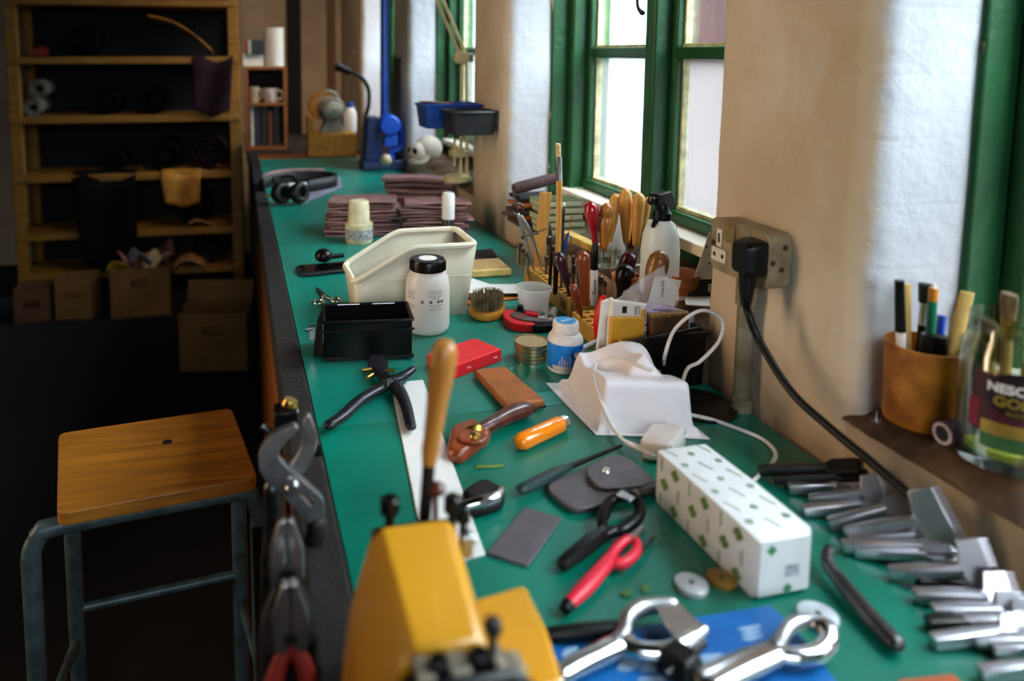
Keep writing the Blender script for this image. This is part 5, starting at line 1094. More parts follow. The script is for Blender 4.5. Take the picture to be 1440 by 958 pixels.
O('pipe', MB().lathe([(.0115, .002), (.0115, SZ0-BZ-.001)], 18), mat('conduit_grey', '8A8672', .5, .2, col2='66604C', scale=20), cn); O('coupling', MB().lathe([(.0145, SZ0-BZ-.04), (.0145, SZ0-BZ-.0015)], 18), 'conduit_grey', cn); O('coupling', MB().lathe([(.015, .0), (.015, .02)], 18), 'conduit_grey', cn)
P = onX(1056, 362, SXF-.012); P.x = SXF-.002; pg = thing('plug', 'black three pin plug with its cord pushed into the socket', 'plug', P)
O('plug_body', MB().loft([[(y*k, z*k2+.0, d) for y, z in rrect(-.021, .021, -.025, .025, .009)] for d, k, k2 in ((.0, 1, 1), (.014, 1, 1), (.022, .9, .92), (.028, .74, .8))], FX), 'black_plastic', pg, sm=45)
O('cord_grip', MB().loft([[(x, y, z) for x, y in ell(r*.8, r*.8, 16, (-.014, 0))] for z, r in ((-.018, .015), (-.045, .0125), (-.068, .0085))]), 'black_plastic', pg)
cpts = [V((-.014, 0, -.064))+P, onX(1052, 440, .665), onX(1068, 480, .672), onX(1112, 550, .68), onX(1165, 600, .685), onX(1225, 650, .69), onX(1290, 706, .692), onX(1330, 740, .69)]
cpts[-1].z = max(cpts[-1].z, BZ+.01)
O('cord', MB().tube([p-P for p in cpts], .0052, 10, 8), 'black_plastic', pg)
# ================================================================ near ledge: pencil pot, jar, spool
P = at(1293, 591, LZ); m_ = mpp(P); LR = 47*m_
t = thing('pencil_pot', 'tan leather covered pot full of pencils on the near window ledge', 'pencil pot', P)
O('pot_body', MB().lathe([(LR*.92, 0), (LR*.96, .004), (LR*1.02, 112*m_), (LR*.96, 112*m_), (LR*.9, .006)], 44), mat('pot_leather', 'B5741F', .45, col2='7E4610', scale=28, bump=.15), t, sm=45); O('stitched_seam', MB().rod((LR*.3, -LR*.93, .004), (LR*.33, -LR*.972, 111*m_), .0008), 'pot_leather', t)
PP = P+V((0, 0, 100*m_))
def stick(nm, lab, cat, bx_, top, rpx, cols, dep_=0, flat=1., pm=None):
    A = PP+RT*(bx_*m_)+V((0, dep_, -.05)); Bq = PP+RT*(top[0]*m_)+V((0, dep_*1.2, top[1]*m_)); t = thing(nm, lab, cat, A); d = Bq-A; L = d.length; mx = AL((0, 0, 0), d); k0 = 0
    for (k1, col, r0, r1, part) in cols:
        O(part, MB().lathe([(rpx*m_*r0, k0*L), (rpx*m_*r1, k1*L)], 12, mx, sx=flat), col, t); k0 = k1+.0005
    return t
mat('pencil_green', '1C8A64', .35, var=.05); mat('pencil_orange', 'E0882A', .4, var=.05); mat('pale_stick', 'D9B468', .5, var=.1)
stick('pen', 'black capped pen leaning left in the pencil pot', 'pen', -28, (-43, 102), 6, ((.55, 'white_plastic', 1, 1, 'barrel'), (1, 'black_satin', 1.15, 1, 'cap')))
stick('wooden_stick', 'left pale bent lolly stick in the pencil pot', 'wooden stick', -10, (-20, 92), 6, ((1, 'pale_stick', 1, 1, 'stick_body'),), flat=.4, dep_=.01)
stick('wooden_stick', 'second pale lolly stick right beside the left one', 'wooden stick', -4, (-10, 88), 6, ((1, 'pale_stick', 1, 1, 'stick_body'),), flat=.4, dep_=.02)
stick('pencil', 'green pencil with an orange end in the pencil pot', 'pencil', 6, (5, 98), 6, ((.45, 'black_satin', 1.2, 1.2, 'sleeve'), (.84, 'pencil_green', .95, .95, 'barrel'), (.96, 'pencil_orange', .95, .95, 'band'), (1, 'paper', .7, .3, 'tip')))
stick('paint_brush', 'small brush with dark tip and silver ferrule in the pencil pot', 'brush', 14, (20, 88), 5, ((.6, 'black_satin', 1, 1, 'handle'), (.82, 'chrome', 1, 1.1, 'ferrule'), (1, 'black_leather', 1.4, 1.8, 'bristles')), dep_=.02)
stick('marker_pen', 'black marker standing low in the pencil pot', 'marker pen', -12, (-14, 32), 9, ((1, 'black_satin', 1, 1, 'barrel'),), dep_=-.012)
stick('marker_pen', 'second black marker standing low beside the green pencil', 'marker pen', 2, (2, 30), 9, ((1, 'black_satin', 1, 1, 'barrel'),), dep_=-.014)
stick('wooden_spatula', 'broad pale wooden spatula leaning right in the pencil pot', 'spatula', 16, (38, 90), 10, ((.75, 'pale_stick', .8, 1, 'stick_body'), (1, 'pale_stick', 1, .95, 'blade')), flat=.35, dep_=-.01)
stick('pen', 'pen with a bright blue cap at the right of the pencil pot', 'pen', 28, (36, 46), 6, ((.5, 'white_plastic', 1, 1, 'barrel'), (1, mat('cap_bright_blue', '1C4FD0', .3), 1, .9, 'cap')), dep_=.012)
stick('wooden_spatula', 'short pale spatula at the right edge of the pencil pot', 'spatula', 30, (44, 36), 9, ((1, 'pale_stick', .9, 1, 'stick_body'),), flat=.35, dep_=-.015)
P = at(1410, 646, LZ); m_ = mpp(P); JR2 = 58*m_
t = thing('coffee_jar', 'glass coffee jar with a maroon label holding brushes on the ledge', 'jar', P)
O('jar_glass', MB().lathe([(JR2*.9, 0), (JR2, .006), (JR2, 158*m_), (JR2*.92, 172*m_), (JR2*.86, 178*m_), (JR2*.88, 186*m_), (JR2*.88, 208*m_), (JR2*.84, 208*m_), (JR2*.82, 178*m_), (JR2*.95, 155*m_), (JR2*.95, .012)], 48, c1=False), CG, t, sm=60)
LBR = JR2+.0004
def wrap(z0, z1, a0, a1, m, r=0, nm='label', ellipse=False):
    mb = MB(); n_ = 24; rr_ = LBR+r
    if ellipse:
        ca, ra, cz_, rz_ = (a0+a1)/2, (a1-a0)/2, (z0+z1)/2, (z1-z0)/2
        mb.face(mb.vs([(rr_*math.sin(ca+ra*math.cos(2*PI*i/40)), -rr_*math.cos(ca+ra*math.cos(2*PI*i/40)), cz_+rz_*math.sin(2*PI*i/40)) for i in range(40)]))
        bmesh.ops.triangulate(mb.bm, faces=mb.bm.faces[:])
    else:
        mb.grid(lambda u, v: (rr_*math.sin(a0+(a1-a0)*u), -rr_*math.cos(a0+(a1-a0)*u), z0+(z1-z0)*v), n_, 1)
    return O(nm, mb, m, t, sm=80)
mat('label_maroon', '4A0E22', .4, var=.1); mat('label_gold', 'B08A3A', .35, .3); mat('label_green', '3E6A3E', .45)
wrap(56*m_, 138*m_, -1.6, .15, 'label_maroon', .0004, 'label', False)
wrap(84*m_, 146*m_, -1.39, -.05, mat('label_dark', '240814', .4), .0010, 'label_roundel', True)
wrap(36*m_, 56*m_, -1.38, .15, 'label_green', .0006, 'label_band'); wrap(56*m_, 74*m_, -1.38, .15, 'label_gold', .0009, 'gold_band')
wrap(60*m_, 100*m_, -1.66, -1.43, mat('label_crimson', '8A1434', .4), .0012, 'crimson_patch')
letters('brand_lettering', 'NESCAFÉ', 17*m_, 'white_paint', t, T(0, 0, 122*m_) @ R('Z', -42), bend=LBR+.0016, bold=.0005)
letters('brand_lettering', 'GOLD', 19*m_, 'label_gold', t, T(0, 0, 104*m_) @ R('Z', -42), bend=LBR+.0016, bold=.0006)
letters('brand_lettering', 'BLEND', 8*m_, 'label_gold', t, T(0, 0, 90*m_) @ R('Z', -42), bend=LBR+.0016)
o = O('yellow_note', MB().prism(ell(JR2*.8, JR2*.8, 24), 0, .006), mat('note_yellow', 'D2D62A', .5), loc=P+V((0, 0, .013))); tag(o, 'bright yellow paper lying in the bottom of the coffee jar', 'paper')
for i, (x0, x1, h_, lab) in enumerate(((-22, -36, 200, 'wooden handled brush left in the coffee jar'), (-4, -12, 240, 'tan brush standing tallest in the coffee jar'), (18, 26, 205, 'brush leaning right in the coffee jar'))):
    A = P+RT*(x0*m_)+V((0, 0, .02)); Bq = P+RT*(x1*m_)+V((0, 0, h_*m_)); tb_ = thing('paint_brush', lab, 'brush', A); d = Bq-A; L = d.length; mx = AL((0, 0, 0), d)
    O('handle', MB().lathe([(.004, 0), (.0055, L*.7)], 12, mx), 'pale_stick', tb_); O('ferrule', MB().lathe([(.007, L*.70), (.0085, L*.84)], 12, mx, sy=.5), 'brass', tb_); O('bristles', MB().lathe([(.0085, L*.84), (.0105, L*.97), (.009, L)], 12, mx, sy=.5), 'bristle', tb_)
P = at(1324, 628, LZ); m_ = mpp(P); t = thing('thread_spool', 'purple cone of thread lying on its side by the coffee jar', 'thread spool', P+V((0, 0, 19*m_)), .25)
O('thread', MB().lathe([(18*m_, 0), (18.5*m_, 2*m_), (17*m_, 58*m_), (12*m_, 60*m_)], 32, R('Z', -18) @ R('Y', 90)), mat('thread_plum', '3E1526', .7, var=.2, scale=4, stretch=(300, 1, 1), bump=.4), t)
O('core', MB().lathe([(11*m_, -.001), (15*m_, -.0012), (15*m_, .002), (8*m_, .002), (8*m_, -.0008)], 24, R('Z', -18) @ R('Y', 90), c0=False, c1=False), mat('core_white', 'C9BEC0', .5), t); O('core_hole', MB().lathe([(9*m_, -.0007), (9*m_, .0005)], 20, R('Z', -18) @ R('Y', 90)), 'ink', t)
P = at(1232, 592, LZ); t = thing('push_pin', 'small steel tack standing on the ledge before the pencil pot', 'pin', P); O('pin_head', MB().lathe([(.006, 0), (.006, .0012)], 14), 'steel', t); O('pin_shaft', MB().lathe([(.0012, .0012), (.0003, .012)], 8), 'steel', t)
# ================================================================ middle of the bench, nearer than the mask
# revolving punch pliers
P = at(545, 540); t = thing('punch_pliers', 'black revolving hole punch pliers lying open on the mat', 'pliers', P)
L_ = lambda x, y, z=.012: at(x, y, z)-P
mat('punch_black', '26272C', .3, .5, var=.1)
O('handle', MB().tube([L_(572, 528, .013), L_(556, 536), L_(540, 544), L_(508, 562), L_(482, 585), L_(463, 598)], [.006, .0085, .010, .0095, .009, .0085], 12, 6, flat=.75), 'punch_black', t)
O('handle', MB().tube([L_(528, 520), L_(545, 534, .014), L_(560, 548), L_(570, 568), L_(578, 600)], [.008, .011, .0105, .009, .0075], 12, 6, flat=.75), 'punch_black', t)
O('upper_jaw', MB().tube([L_(545, 536, .016), L_(566, 530, .018), L_(581, 519, .022)], [.010, .009, .006], 12, 5, flat=.8), 'punch_black', t)
O('punch_wheel', MB().lathe([(.004, 0), (.017, .001), (.017, .012), (.006, .013)], 24, T(*L_(531, 517, .006)) @ R('X', 18)), 'punch_black', t)
O('lower_jaw', MB().box(.03, .02, .008, T(*L_(533, 523, .002)), .9, .9), 'punch_black', t, bev=.002)
for a_, b_ in (((509, 521), (522, 519)), ((542, 521), (556, 522)), ((531, 512), (531, 506)), ((524, 527), (517, 531))): O('punch_tube', MB().rod(L_(*b_, .014), L_(*a_, .014), .003), 'brass', t)
O('rivet', MB().lathe([(.005, 0), (.005, .003)], 14, T(*L_(548, 537, .022))), 'steel', t)
# white plastic strip
polyflat('white_strip', 'long white tapering plastic ruler strip lying under the file handle', 'strip', [(553, 556), (572, 536), (595, 534), (682, 778), (650, 787), (600, 790)], 0, .003, 'white_paint', .0008)
# sheathed knife
P = at(668, 609); t = thing('sheathed_knife', 'dark wooden handled knife in a brown leather sheath with a brass stud', 'knife', P)
O('handle', MB().tube([L_(670, 607, .013), L_(690, 597, .014), L_(715, 584, .014), L_(738, 576, .013), L_(752, 575, .012)], [.009, .0105, .0125, .0125, .005], 16, 6, flat=.85), 'dark_wood', t, sm=60)
O('ferrule', MB().tube([L_(664, 610, .012), L_(671, 606.5, .013)], .0105, 16), 'brass', t)
sh = MB(); pts = [at(x, y, 0)-P for x, y in [(634, 615), (664, 603), (690, 617), (688, 628), (648, 658), (628, 650)]]; sh.prism(rounded([(p.x, p.y) for p in pts], .012, 6), 0, .018); O('sheath', sh, 'sheath_leather', t, bev=.006, seg=3)
sh = MB(); pts = [at(x, y, .02)-P for x, y in [(640, 614), (668, 604), (690, 616), (676, 625), (652, 624)]]; sh.prism(rounded([(p.x, p.y) for p in pts], .014, 6), .0185, .023); O('sheath_flap', sh, 'sheath_leather', t, bev=.002)
O('brass_stud', MB().lathe([(.008, 0), (.007, .003), (.0, .005)], 20, T(*(at(668, 613, .023)-P))), 'brass', t)
# orange transparent handle
a, rz, L = fr((727, 636), (795, 604)); t = thing('orange_handle', 'translucent orange screwdriver style handle with a steel end', 'handle', a, rz); t.name = 'interchangeable_driver'
om = mat('orange_clear', 'FF8A0C', .15, var=0, coat=.6); r_ = .0115
mb = MB(); mb.loft([[(z, rr*math.cos(2*PI*i/24)*(1-.05*(i % 4 == 0)), r_+rr*math.sin(2*PI*i/24)*(1-.05*(i % 4 == 0))) for i in range(24)] for z, rr in ((0, .004), (.003, .009), (.01, r_), (L*.85, r_), (L*.9, .010))]); O('grip', mb, om, t, sm=50)
O('steel_collar', MB().lathe([(.0095, L*.9), (.0095, L*.99), (.0075, L)], 20, T(0, 0, r_) @ R('Y', 90)), 'chrome', t)
polyflat('green_twig', 'short dry green twig lying below the sheathed knife', 'twig', [(669, 657), (690, 656), (708, 655), (708, 652), (690, 653), (670, 654)], 0, .003, mat('twig_green', '6E8A30', .6))
# black buckle device
P = at(684, 700); t = thing('belt_clip', 'black plastic device with a shiny silver bar lying on the mat', 'clip', P)
def px_prism(pxs, z0, z1, P=None, rad=.008): 
    P = P or t.location; mb = MB(); pts = [at(x, y, z1)-P for x, y in pxs]; mb.prism(rounded([(p.x, p.y) for p in pts], rad, 6), z0, z1); return mb
O('clip_body', px_prism([(648, 690), (672, 674), (684, 671), (712, 686), (707, 704), (668, 716)], 0, .014, P), 'black_satin', t, bev=.004)
O('recess', px_prism([(656, 690), (684, 675), (700, 686), (672, 700)], .0141, .0146, P), 'ink', t)
O('silver_bar', MB().tube([L_(652, 712, .013), L_(676, 706, .016), L_(700, 698, .017), L_(706, 688, .016)], [.0055, .0065, .006, .004], 12, 5), 'chrome', t)
# grey leather tag and pouch
t = polyflat('leather_tag', 'grey rectangular leather tag lying alone below the pouch', 'leather tag', [(685, 777), (738, 712), (790, 728), (742, 795)], 0, .004, 'grey_leather', .0012)
P = at(825, 685); t = thing('leather_pouch', 'grey leather pouch with a rounded snap flap lying on the mat', 'pouch', P)
O('pouch_back', px_prism([(760, 682), (800, 715), (818, 719), (874, 703), (930, 682), (890, 646), (860, 640)], 0, .005, P, .02), 'grey_leather', t, bev=.002)
O('pouch_front', px_prism([(762, 682), (800, 713), (818, 716), (872, 701), (905, 690), (868, 662), (826, 662)], .0055, .009, P, .02), 'grey_leather', t, bev=.0015)
O('flap', px_prism([(820, 661), (836, 681), (850, 686), (887, 684), (922, 675), (888, 645), (868, 638), (842, 646)], .012, .016, P, .025), 'grey_leather', t, bev=.002)
O('snap', MB().lathe([(.0055, 0), (.0045, .002), (0, .003)], 18, T(*(at(853, 662, .016)-P))), 'chrome', t)
# craft knife under the pouch
P = at(732, 688); t = thing('craft_knife', 'slim black and teal craft knife lying under the leather pouch', 'knife', P)
O('handle', MB().tube([L_(733, 688, .009), L_(760, 676, .009), L_(785, 663, .009), L_(800, 657, .008)], [.007, .0085, .0075, .005], 10, 4, flat=.7), mat('teal_black', '123234', .35), t)
O('blade_sleeve', MB().rod(L_(797, 658, .008), L_(874, 627, .006), .0038, .002), 'black_satin', t)
P = at(895, 692); t = thing('bar_clip', 'short dark metal bar peeking out from under the pouch toward the long box', 'metal bar', P); O('bar', MB().tube([L_(893, 695, .008), L_(910, 689, .008), L_(928, 682, .008)], [.005, .0075, .007], 10, 4), 'steel_dark', t); O('cap', MB().ball(L_(893, 695, .008), .0062, 12), 'steel', t)
# black hook tool with a ring end
P = at(848, 745); t = thing('bag_hook', 'black faceted tool with a triangular ring end lying on the mat', 'hand tool', P)
O('handle', MB().tube([L_(792, 793, .008), L_(820, 772, .009), L_(850, 750, .010)], [.0075, .0095, .008], 6, 4), 'black_satin', t)
O('ring', MB().tube([L_(848, 752, .010), L_(848, 730, .013), L_(858, 706, .016), L_(882, 696, .018), L_(898, 708, .016), L_(897, 728, .012), L_(878, 744, .010), L_(862, 748, .009)], .0062, 10, 6, closed=True), 'black_satin', t)
O('silver_pad', MB().box(.012, .018, .003, T(*L_(880, 700, .022)) @ R('Z', 30)), 'steel', t, bev=.001)
# red seam cutter
P = at(850, 805); t = thing('seam_cutter', 'red plastic handled seam cutter with a looped head and steel tip', 'cutter', P)
O('handle', MB().tube([L_(800, 850, .009), L_(822, 828, .010), L_(845, 802, .011), L_(858, 786, .011)], [.0058, .0078, .0075, .0068], 12, 5, flat=.85), mat('cutter_red', 'D8203A', .35, var=.05), t)
O('loop_head', MB().tube([L_(858, 788, .010), L_(868, 770, .012), L_(884, 758, .014), L_(895, 762, .013), L_(894, 777, .011), L_(876, 792, .010)], [.0056, .005, .0044, .0044, .005, .0056], 10, 6, closed=True), 'cutter_red', t)
O('steel_tip', MB().rod(L_(887, 760, .014), L_(903, 742, .012), .005, .0025), 'steel', t); O('end_cap', MB().rod(L_(800, 850, .009), L_(794, 858, .008), .0066, .005), 'black_plastic', t); O('hook_blade', MB().tube([L_(897, 780, .010), L_(908, 770, .006), L_(918, 756, .004)], .002, 6, 4), 'steel_dark', t)
# the long white carton
a, rz, L = fr((922, 706), (1059, 845)); t = thing('long_carton', 'long white cardboard carton with green printed marks lying along the mat', 'carton', a, rz)
cw = .064; ch = .063; cm = mat('carton_white', 'E0E3E4', .55, var=.03)
mb = MB(); mb.loft([[(0, y, z) for y, z in rrect(0, cw, 0, ch, .002, 2)], [(L*.5, y-.0, z+.001) for y, z in rrect(-.001, cw+.001, 0, ch, .002, 2)], [(L-.004, y, z) for y, z in rrect(0, cw, 0, ch, .002, 2)], [(L+.002, y, z) for y, z in rrect(.004, cw-.004, .004, ch-.004, .002, 2)]])
O('carton_body', mb, cm, t)
random.seed(11); mk_ = mat('mark_sage', '8FA48C', .6, var=0); mg_ = mat('mark_green', '3E8A5A', .6, var=0)
def flower(mx, r, m):
    k = MB()
    for i in range(4): k.lathe([(r*.5, 0), (r*.5, .0002)], 8, mx @ T(r*.55*math.cos(i*PI/2), r*.55*math.sin(i*PI/2), 0))
    return k
for i in range(6):
    for j in range(3):
        x = L*(i+.4+.25*(j % 2))/6.3; y = cw*(j+.5)/3; mt = T(x, y, ch+.0011) @ R('Z', 20)
        ml = T(x, -.0012, ch*(j+.5)/3) @ R('X', 90)
        if (i+j) % 2: O('green_print', flower(mt, .0042, mg_), mk_, t); O('green_print', flower(ml, .0068, mg_), mat('mark_olive', '6E8E4A', .6, var=0), t)
        else: O('dash_print', MB().box(.018, .0016, .0002, mt), mk_, t); O('dash_print', MB().box(.0018, .0002, .016, T(x, -.0013, ch*(j+.5)/3-.008)), mk_, t)
me_ = T(L+.0022, 0, 0) @ M(((0, 0, 1, 0), (1, 0, 0, 0), (0, 1, 0, 0), (0, 0, 0, 1)))
O('green_print', flower(me_ @ T(.016, .05, 0), .005, mg_), mg_, t); O('green_print', flower(me_ @ T(.036, .008, 0), .005, mg_), mg_, t); O('grey_print', MB().box(.016, .012, .0002, me_ @ T(.04, .026, 0)), mat('mark_grey', 'A9AEB6', .6, var=.3, scale=200), t)
# discs and washers, green crumbs
def disc(lab, c, r, h, m, z=0., base=None, hole=True):
    P = at(*c, 0); P.z += z; t = thing('washer', lab, 'washer', P); m_ = mpp(P)
    O('disc', MB().lathe([(r*m_*.95, 0), (r*m_, h*.3), (r*m_, h), (r*m_*.9, h+.0008)], 32), m, t)
    if hole: O('centre_hole', MB().lathe([(r*m_*.17, h+.001), (r*m_*.17, h+.0012)], 14), 'steel_dark', t)
    if base: O('base', MB().lathe([(r*m_*1.0, 0), (r*m_*1.0, .002)], 32, T(0, 0, -z)), base, t)
    return t
disc('pale disc on a black ring before the long carton', (972, 828), 22, .006, mat('disc_pale', 'B8BCC0', .35, .3), .0)
disc('gold brown disc half under the long carton', (1015, 818), 20, .004, mat('disc_gold', 'A8823E', .4, .5))
disc('white disc by the tip of the right chrome pincers', (1150, 872), 26, .006, mat('disc_white', 'C6D0D6', .35))
for i, (x, y) in enumerate(((880, 837), (907, 830))):
    o = O('leaf_crumb', MB().lathe([(.003, 0), (.004, .002), (.001, .003)], 8, R('Z', i*40), sx=1.6), mat('crumb_green', '4A6A2A', .7), loc=at(x, y)); tag(o, ['left', 'right'][i]+' tiny green crumb on the mat by the red cutter', 'crumb')
# bent steel bar right of the carton
P = at(1210, 850); t = thing('tyre_lever', 'dull grey steel lever bar leaning from the long carton', 'lever', P)
O('bar', MB().tube([L_(1166, 772, .02), L_(1164, 792, .016), L_(1180, 815, .012), L_(1215, 858, .010), L_(1258, 904, .009)], [.005, .0065, .0075, .0085, .0085], 12, 6, flat=.8), 'steel_dark', t); O('end_face', MB().ball(L_(1258, 904, .009), .0083, 12, sz=.8), 'steel_dark', t)
# pricking irons in a heap
mat('iron_bright', 'CACAD2', .3, .9, var=.06); mat('iron_dark', '4A4746', .4, 1., var=.15)
IR = [  # handle px, head px, head width m, roll deg, z, dark, label
 ((1068, 662), (1216, 655), .018, 35, .020, 1, 'dark iron topmost at the back of the heap'),
 ((1088, 676), (1222, 667), .016, 20, .012, 1, 'dark iron just under the topmost dark one'),
 ((1102, 682), (1196, 676), .012, 10, .008, 1, 'short dark iron third from the back'),
 ((1109, 690), (1206, 682), .014, 20, .008, 0, 'slim iron with a brown stained head'),
 ((1139, 706), (1252, 688), .034, 65, .012, 0, 'bright iron with a square head near the black cord'),
 ((1129, 722), (1248, 708), .018, 30, .008, 0, 'long iron whose head lies below the square one'),
 ((1166, 738), (1284, 706), .020, 40, .014, 0, 'iron with a bluish head touching the black cord'),
 ((1189, 749), (1342, 722), .054, 75, .018, 0, 'big wide toothed iron standing on edge beside the sill'),
 ((1195, 762), (1330, 748), .024, 50, .012, 0, 'iron with a teal reflecting head under the big one'),
 ((1184, 772), (1350, 768), .016, 25, .008, 0, 'long thin iron below the teal headed one'),
 ((1200, 779), (1352, 782), .016, 20, .007, 0, 'thin iron nearest the bare mat in the back heap'),
 ((1251, 806), (1403, 796), .050, 72, .016, 0, 'big wide toothed iron alone in the middle'),
 ((1290, 826), (1380, 828), .016, 10, .004, 1, 'dark iron lying under the middle wide iron'),
 ((1285, 840), (1436, 842), .040, 60, .012, 0, 'first iron of the front heap'),
 ((1311, 862), (1450, 858), .030, 40, .012, 0, 'second iron of the front heap'),
 ((1345, 877), (1470, 868), .030, 40, .014, 0, 'third iron of the front heap'),
 ((1304, 882), (1400, 876), .018, 20, .008, 1, 'dull iron in the middle of the front heap'),
 ((1311, 905), (1460, 885), .026, 35, .012, 0, 'iron slanting up through the front heap'),
 ((1369, 903), (1490, 905), .030, 45, .014, 0, 'iron below the slanting one in the front heap'),
 ((1395, 918), (1500, 922), .030, 45, .010, 0, 'iron near the right picture edge in front heap'),
 ((1378, 950), (1500, 940), .034, 55, .014, 0, 'nearest iron at the bottom right corner')]
def iron(A, B, w_, roll, z, dark, lab):
    a, b = at(*A, z*.4), at(*B, z)
    if a.x > XW-.03: a = onX(*A, XW-.035)
    if b.x > .695: b = onX(*B, .695)
    off = .0065; a.z = max(a.z, BZ+off); b.z = max(b.z, BZ+off+abs(math.sin(math.radians(roll)))*w_*.5)
    d = b-a; L = d.length; m = 'iron_dark' if dark else 'iron_bright'
    t = thing('pricking_iron', 'steel pricking iron: '+lab, 'pricking iron', a, math.atan2(d.y, d.x), 'pricking irons heaped along the sill')
    t.rotation_euler.y = -math.atan2(d.z, math.hypot(d.x, d.y))
    s = .0056; hs = min(.042, L*.36); x0 = L-hs
    O('shaft', MB().loft([[(x, y*k, q*k) for y, q in rrect(-s, s, -s, s, .0015, 2)] for x, k in ((0, .9), (.003, 1), (x0*.55, 1), (x0+.004, .8))]), m, t)
    h = MB(); R_ = R('X', roll); n_ = max(3, int(w_/.0034)); ww = w_/2
    ol = [(x0, -.004), (x0+hs*.08, -.006), (x0+hs*.22, -ww), (L-.007, -ww), (L-.007, ww), (x0+hs*.22, ww), (x0+hs*.08, .006), (x0, .004)]
    h.prism(ol, -.003, .003, R_); O('head', h, m, t, bev=.0007)
    th = MB()
    for i in range(n_):
        y = -ww+w_*(i+.5)/n_; th.loft([[(L-.007, y-.0011, -.002), (L-.007, y+.0011, -.002), (L-.007, y+.0011, .002), (L-.007, y-.0011, .002)], [(L, y-.0005, -.0008), (L, y+.0005, -.0008), (L, y+.0005, .0008), (L, y-.0005, .0008)]], R_)
    O('teeth', th, m, t)
for a_ in IR: iron(*a_)
polyflat('orange_scrap', 'orange leather scrap at the bottom edge under the front heap of irons', 'leather scrap', [(1262, 955), (1340, 947), (1370, 975), (1270, 985)], 0, .004, mat('scrap_bright', 'B8501A', .5))
# blue leaflet and chrome pincers
t = polyflat('blue_booklet', 'bright blue booklet with pale printing under the chrome pincers', 'booklet', [(772, 902), (980, 867), (1082, 851), (1112, 876), (1190, 975), (760, 990)], 0, .005, mat('booklet_blue', '1264AE', .35, var=.08), .001)
bp = t; c = t.location; pale = mat('pale_print', '9CBCD8', .5, var=0)
def on_blue(pxs, nm='pale_print'):
    mb = MB(); pts = [at(x, y, .0052)-c for x, y in pxs]; mb.prism([(p.x, p.y) for p in pts], .0051, .0053); O(nm, mb, pale, bp)
for x, y, w_, h_ in ((945, 938, 90, 12), (985, 927, 60, 8), (882, 935, 30, 14), (1052, 884, 30, 3), (1054, 891, 26, 3), (1056, 898, 28, 3), (800, 918, 22, 10), (930, 955, 70, 4)):
    on_blue([(x-w_/2, y+h_/2), (x-w_/2+6, y-h_/2), (x+w_/2, y-h_/2-4), (x+w_/2+4, y+h_/2-5), (x, y+h_/2+2)])
P = at(870, 907); t = thing('pincers', 'left chrome lasting pincers with a wide flat jaw on the blue booklet', 'pincers', P)
O('handle', MB().tube([L_(786, 950, .016), L_(820, 931, .016), L_(868, 908, .017), L_(885, 902, .017)], [.0085, .0095, .0095, .008], 14, 5, flat=.8), 'chrome', t)
O('upper_arm', MB().tube([L_(866, 908, .017), L_(878, 890, .018), L_(884, 868, .02), L_(905, 854, .021), L_(946, 850, .022)], [.0075, .0065, .0065, .007, .006], 12, 6, flat=1.1), 'steel', t)
O('lower_arm', MB().tube([L_(872, 908, .016), L_(900, 916, .016), L_(935, 917, .017), L_(968, 902, .019), L_(990, 886, .020)], [.008, .0075, .0075, .007, .005], 12, 6, flat=1.1), 'chrome', t)
jw = MB(); jw.loft([[L_(918, 852, .027), L_(956, 848, .025), L_(956, 848, .019), L_(918, 852, .019)], [L_(950, 899, .024), L_(992, 884, .024), L_(992, 884, .017), L_(950, 899, .017)]]); O('jaw', jw, 'steel', t, bev=.002)
P = at(1098, 915); t = thing('pincers', 'right chrome pincers with round open jaws at the bottom of the picture', 'pincers', P)
O('handle', MB().tube([L_(1000, 966, .016), L_(1040, 945, .016), L_(1090, 922, .016), L_(1100, 916, .016)], [.0085, .009, .009, .008], 14, 5, flat=.8), 'chrome', t)
O('handle', MB().tube([L_(985, 952, .014), L_(1050, 926, .014), L_(1094, 912, .015)], [.0075, .008, .008], 14, 5, flat=.8), 'steel', t)
O('upper_arm', MB().tube([L_(1092, 914, .017), L_(1100, 896, .018), L_(1112, 880, .019), L_(1132, 873, .02), L_(1148, 878, .02)], [.0075, .006, .006, .006, .005], 12, 6), 'steel', t)
O('lower_arm', MB().tube([L_(1096, 920, .016), L_(1122, 924, .016), L_(1150, 918, .017), L_(1165, 902, .019), L_(1162, 884, .021), L_(1148, 880, .022)], [.008, .0075, .0075, .008, .0085, .006], 12, 6), 'chrome', t)
P = at(828, 888); t = thing('black_rod', 'black plastic rod lying at the edge of the blue booklet', 'rod', P); O('rod_body', MB().tube([L_(774, 892, .012), L_(815, 889, .012), L_(882, 883, .012)], [.006, .0075, .0065], 10, 4), 'black_plastic', t); O('tip', MB().ball(L_(882, 883, .012), .0068, 12), 'black_satin', t)
P = at(955, 955); t = thing('black_clamp', 'black knurled clamp at the bottom edge beside the right pincers', 'clamp', P); O('clamp_body', MB().box(.03, .03, .02, T(0, 0, .006) @ R('Z', 30), .8, .8), 'black_plastic', t, bev=.003); O('clamp_screw', MB().rod((-.02, -.01, .016), (.03, .012, .018), .004), 'black_satin', t)
